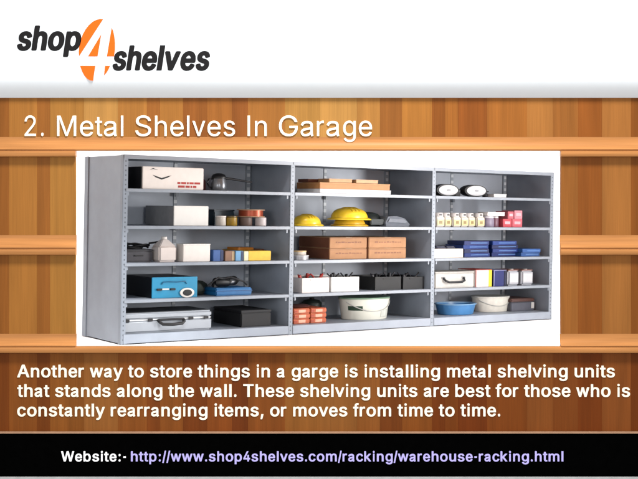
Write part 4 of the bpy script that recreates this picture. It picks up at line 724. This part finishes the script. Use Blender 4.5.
def blue_stack(key,n,where,hs,shrink,dep,light=False):
    u,d,v,w,_,h=DIM[key]; z=0; ord_=['bottom','second','third','fourth','fifth']
    for i in range(n):
        hh=h/n-.002; ww=w*(1-shrink*(i%2)); c=[(20,40,104),(26,50,120),(14,28,82),(32,60,132)][(i+len(where))%4]
        if light: c=(46,88,152)
        pos=ord_[i] if i<n-1 else 'top'
        e=empty('carton','flat blue box, %s of the %s stack'%(pos,where),'box',on(u+(.01 if i%2 else 0),d+.02+random.uniform(-.015,.015),v+z,random.uniform(-.03,.03)),'flat blue boxes')
        MB().box(0,ww,0,dep,0,hh,.004).build('body',M(*c,.4),e); MB().box(ww*.25,ww*.92,-.003,0,hh*.40,hh*.62,.0008).build('label_stripe',M(92,132,190,.5),e)
        z+=hh+.0018
blue_stack('blueA',4,'left blue',0,.06,.35); blue_stack('blueB',4,'tall middle blue',0,.05,.35)
DIM['blueC']=(5.98,.06,DIM['blueC'][2],.36,.3,.105); blue_stack('blueC',2,'low right blue',0,.05,.3,True)
# --- bay 3, fourth shelf
e,w,dp,h=item('equipment_case','off white case with dark bail handle, fourth shelf of the right bay','case','wcase')
MB().box(0,w,0,.36,0,h-.03,.01).build('body',M(190,187,182,.5),e); MB().box(-.003,w+.003,-.003,.363,h-.028,h-.008,.006).build('lid',M(178,175,170,.5),e)
MB().tube([(w*.20,-.002,h*.60),(w*.22,-.04,h*.44),(w*.30,-.05,h*.36),(w*.62,-.05,h*.36),(w*.70,-.04,h*.44),(w*.72,-.002,h*.60)],.014).build('handle',DK,e)
for xx in (.2,.72): MB().box(w*xx-.03,w*xx+.03,-.008,0,h*.56,h*.66,.003).build('bracket',M(120,120,122,.4),e)
for key,lab,fc,ec,tc,nm in (('bk1','white carton with red edges and a yellow right stripe, fourth shelf',(240,226,222),(226,196,44),(166,60,50),'a'),('bk2','navy blue carton between the yellow striped and grey cans',(22,32,98),(14,20,56),(150,150,190),'b')):
    e,w,dp,h=item('carton',lab,'box',key)
    MB().box(0,w*.80,0,.35,0,h-.008,.004).build('body',M(*fc,.5),e); MB().box(w*.80,w,.0,.35,0,h-.008,.004).build('edge_band',M(*ec,.5),e); MB().box(0,w,0,.35,h-.008,h,.002).build('lid',M(*tc,.5),e)
    MB().box(.0,.012,-.003,0,.002,h-.01,.0008).build('edge_line',M(*tc,.5),e)
for key,lab in (('bk3','silver grey square can with rusty lid, left of the matching pair'),('bk4','silver grey square can with rusty lid, right of the matching pair')):
    e,w,dp,h=item('square_can',lab,'can',key,'silver grey square cans')
    MB().box(.004,w-.01,0,.3,0,h*.90,.022,3).build('body',M(178,180,188,.35,metal=.2),e); MB().box(.03,w-.035,-.003,0,h*.2,h*.72,.001).build('label_patch',M(206,206,210,.5),e)
    MB().box(.012,w-.02,.01,.28,h*.90,h*.955,.01).build('lid',M(140,92,80,.5),e); MB().lathe([(.03,h*.955),(.032,h),(0,h)],w/2,.06,0,n=18).build('cap',M(200,194,190,.4),e)
# --- bay 3, base
u,d,v,w,_,h=DIM['basin']; e=empty('wash_basin','round blue plastic basin with pale rim, bottom shelf of the right bay','basin',on(u+.12,d,v)); R=w/2
MB().lathe([(R*.80,0),(R*.84,.006),(R*.95,h*.9),(R*.90,h*.9),(R*.78,.014),(0,.013)],R,.23,0,1,.23/R,n=56,cap=True).build('bowl',M(66,124,178,.35),e)
MB().lathe([(R*.90,h*.9),(R*1.0,h*.90),(R*1.01,h*.95),(R*.97,h),(R*.90,h*.985),(R*.895,h*.9)],R,.23,0,1,.23/R,n=56,cap=False).build('rim',M(126,166,202,.35),e)
o=MB().lathe([(.045,0),(.05,.008),(.05,.10),(.04,.11),(.02,.12),(.02,.135),(0,.136)],0,0,0,n=24).build('bottle',M(222,222,224,.4)); place(o,4.47,.2,.105); tag(o,'small white bottle at the left of the blue basin','bottle')
bucket('tapered off white bucket between the blue basin and dark chest','bucket2',M(228,224,214,.45,bump=.05),M(214,212,204,.4),.20,[],.5)
e,w,dp,h=item('tool_chest','dark grey chest with brown lid and white corner plate, bottom right of the shelving','chest','greyc')
MB().box(0,w,0,.4,0,h*.72,.008).build('body',M(92,94,106,.5),e); MB().box(-.006,w+.006,-.006,.406,h*.74,h,.012).build('lid',M(92,62,56,.5),e)
MB().box(w*.86,w*.99,-.006,-.001,.03,h*.66,.002).build('corner_plate',M(214,212,208,.5),e); MB().box(w*.02,w*.84,-.004,-.001,h*.66,h*.70,.001).build('seam_strip',M(60,60,66,.5),e)

# ------------------------------------------------------------------ light
w_=bpy.data.worlds.new('World'); S.world=w_; w_.use_nodes=True
bg=w_.node_tree.nodes['Background']; bg.inputs[0].default_value=(1,.99,.98,1); bg.inputs[1].default_value=AMB
def area(name,loc,target,size,power,col=(1,1,1),sy=None):
    l=bpy.data.lights.new(name,'AREA'); l.energy=power; l.color=col; l.size=size
    if sy: l.shape='RECTANGLE'; l.size_y=sy
    o=bpy.data.objects.new(name,l); C.objects.link(o); o.location=loc
    o.rotation_euler=(Vector(target)-Vector(loc)).to_track_quat('-Z','Y').to_euler()
    return o
area('front_lamp',(1.2,6.2,11.5),(0,12,1.0),2.2,P_FRONT,(1,.99,.975))
area('front_fill',(2.6,-.5,2.6),(0,12,.8),2.4,P_SOFT,(1,.99,.98))  # unseen fill light, added to brighten the shelves from the front
area('left_fill',(-4.5,0,2.4),(1,14,.8),2.0,P_SOFTL,(1,.99,.98))  # unseen fill light, added to lift the divider faces
area('rack_key_lamp',(5.2,12.8,1.45),(-1.0,11.2,1.0),1.2,P_KEY,(1,.99,.98),2.2)
area('side_lamp',(-4.2,12.7,2.2),(-2.3,13.0,1.0),.8,P_SIDE,(1,1,1),1.6)
area('backdrop_fill',(.5,17.6,4.25),(.5,18.4,0),6.5,P_BACK,(1,1,1),1.2)  # unseen fill light, added to whiten the backdrop
area('floor_fill',(-1.5,12.6,4.2),(-.8,13.2,0),3.5,P_FLOOR,(1,1,1),.6)  # unseen fill light, added to whiten the recess floor

# ------------------------------------------------------------------ camera
cam=bpy.data.cameras.new('camera'); co=bpy.data.objects.new('camera',cam); C.objects.link(co)
co.location=(0,0,CAMZ); co.rotation_euler=(math.pi/2,0,0)
cam.sensor_width=36; cam.lens=36*F/638; cam.shift_x=0; cam.shift_y=(HOR-239.5)/638
cam.clip_end=200; cam.clip_start=.1; S.camera=co
S.view_settings.view_transform='Standard'; S.view_settings.look='None'; S.view_settings.gamma=1; S.view_settings.exposure=.15
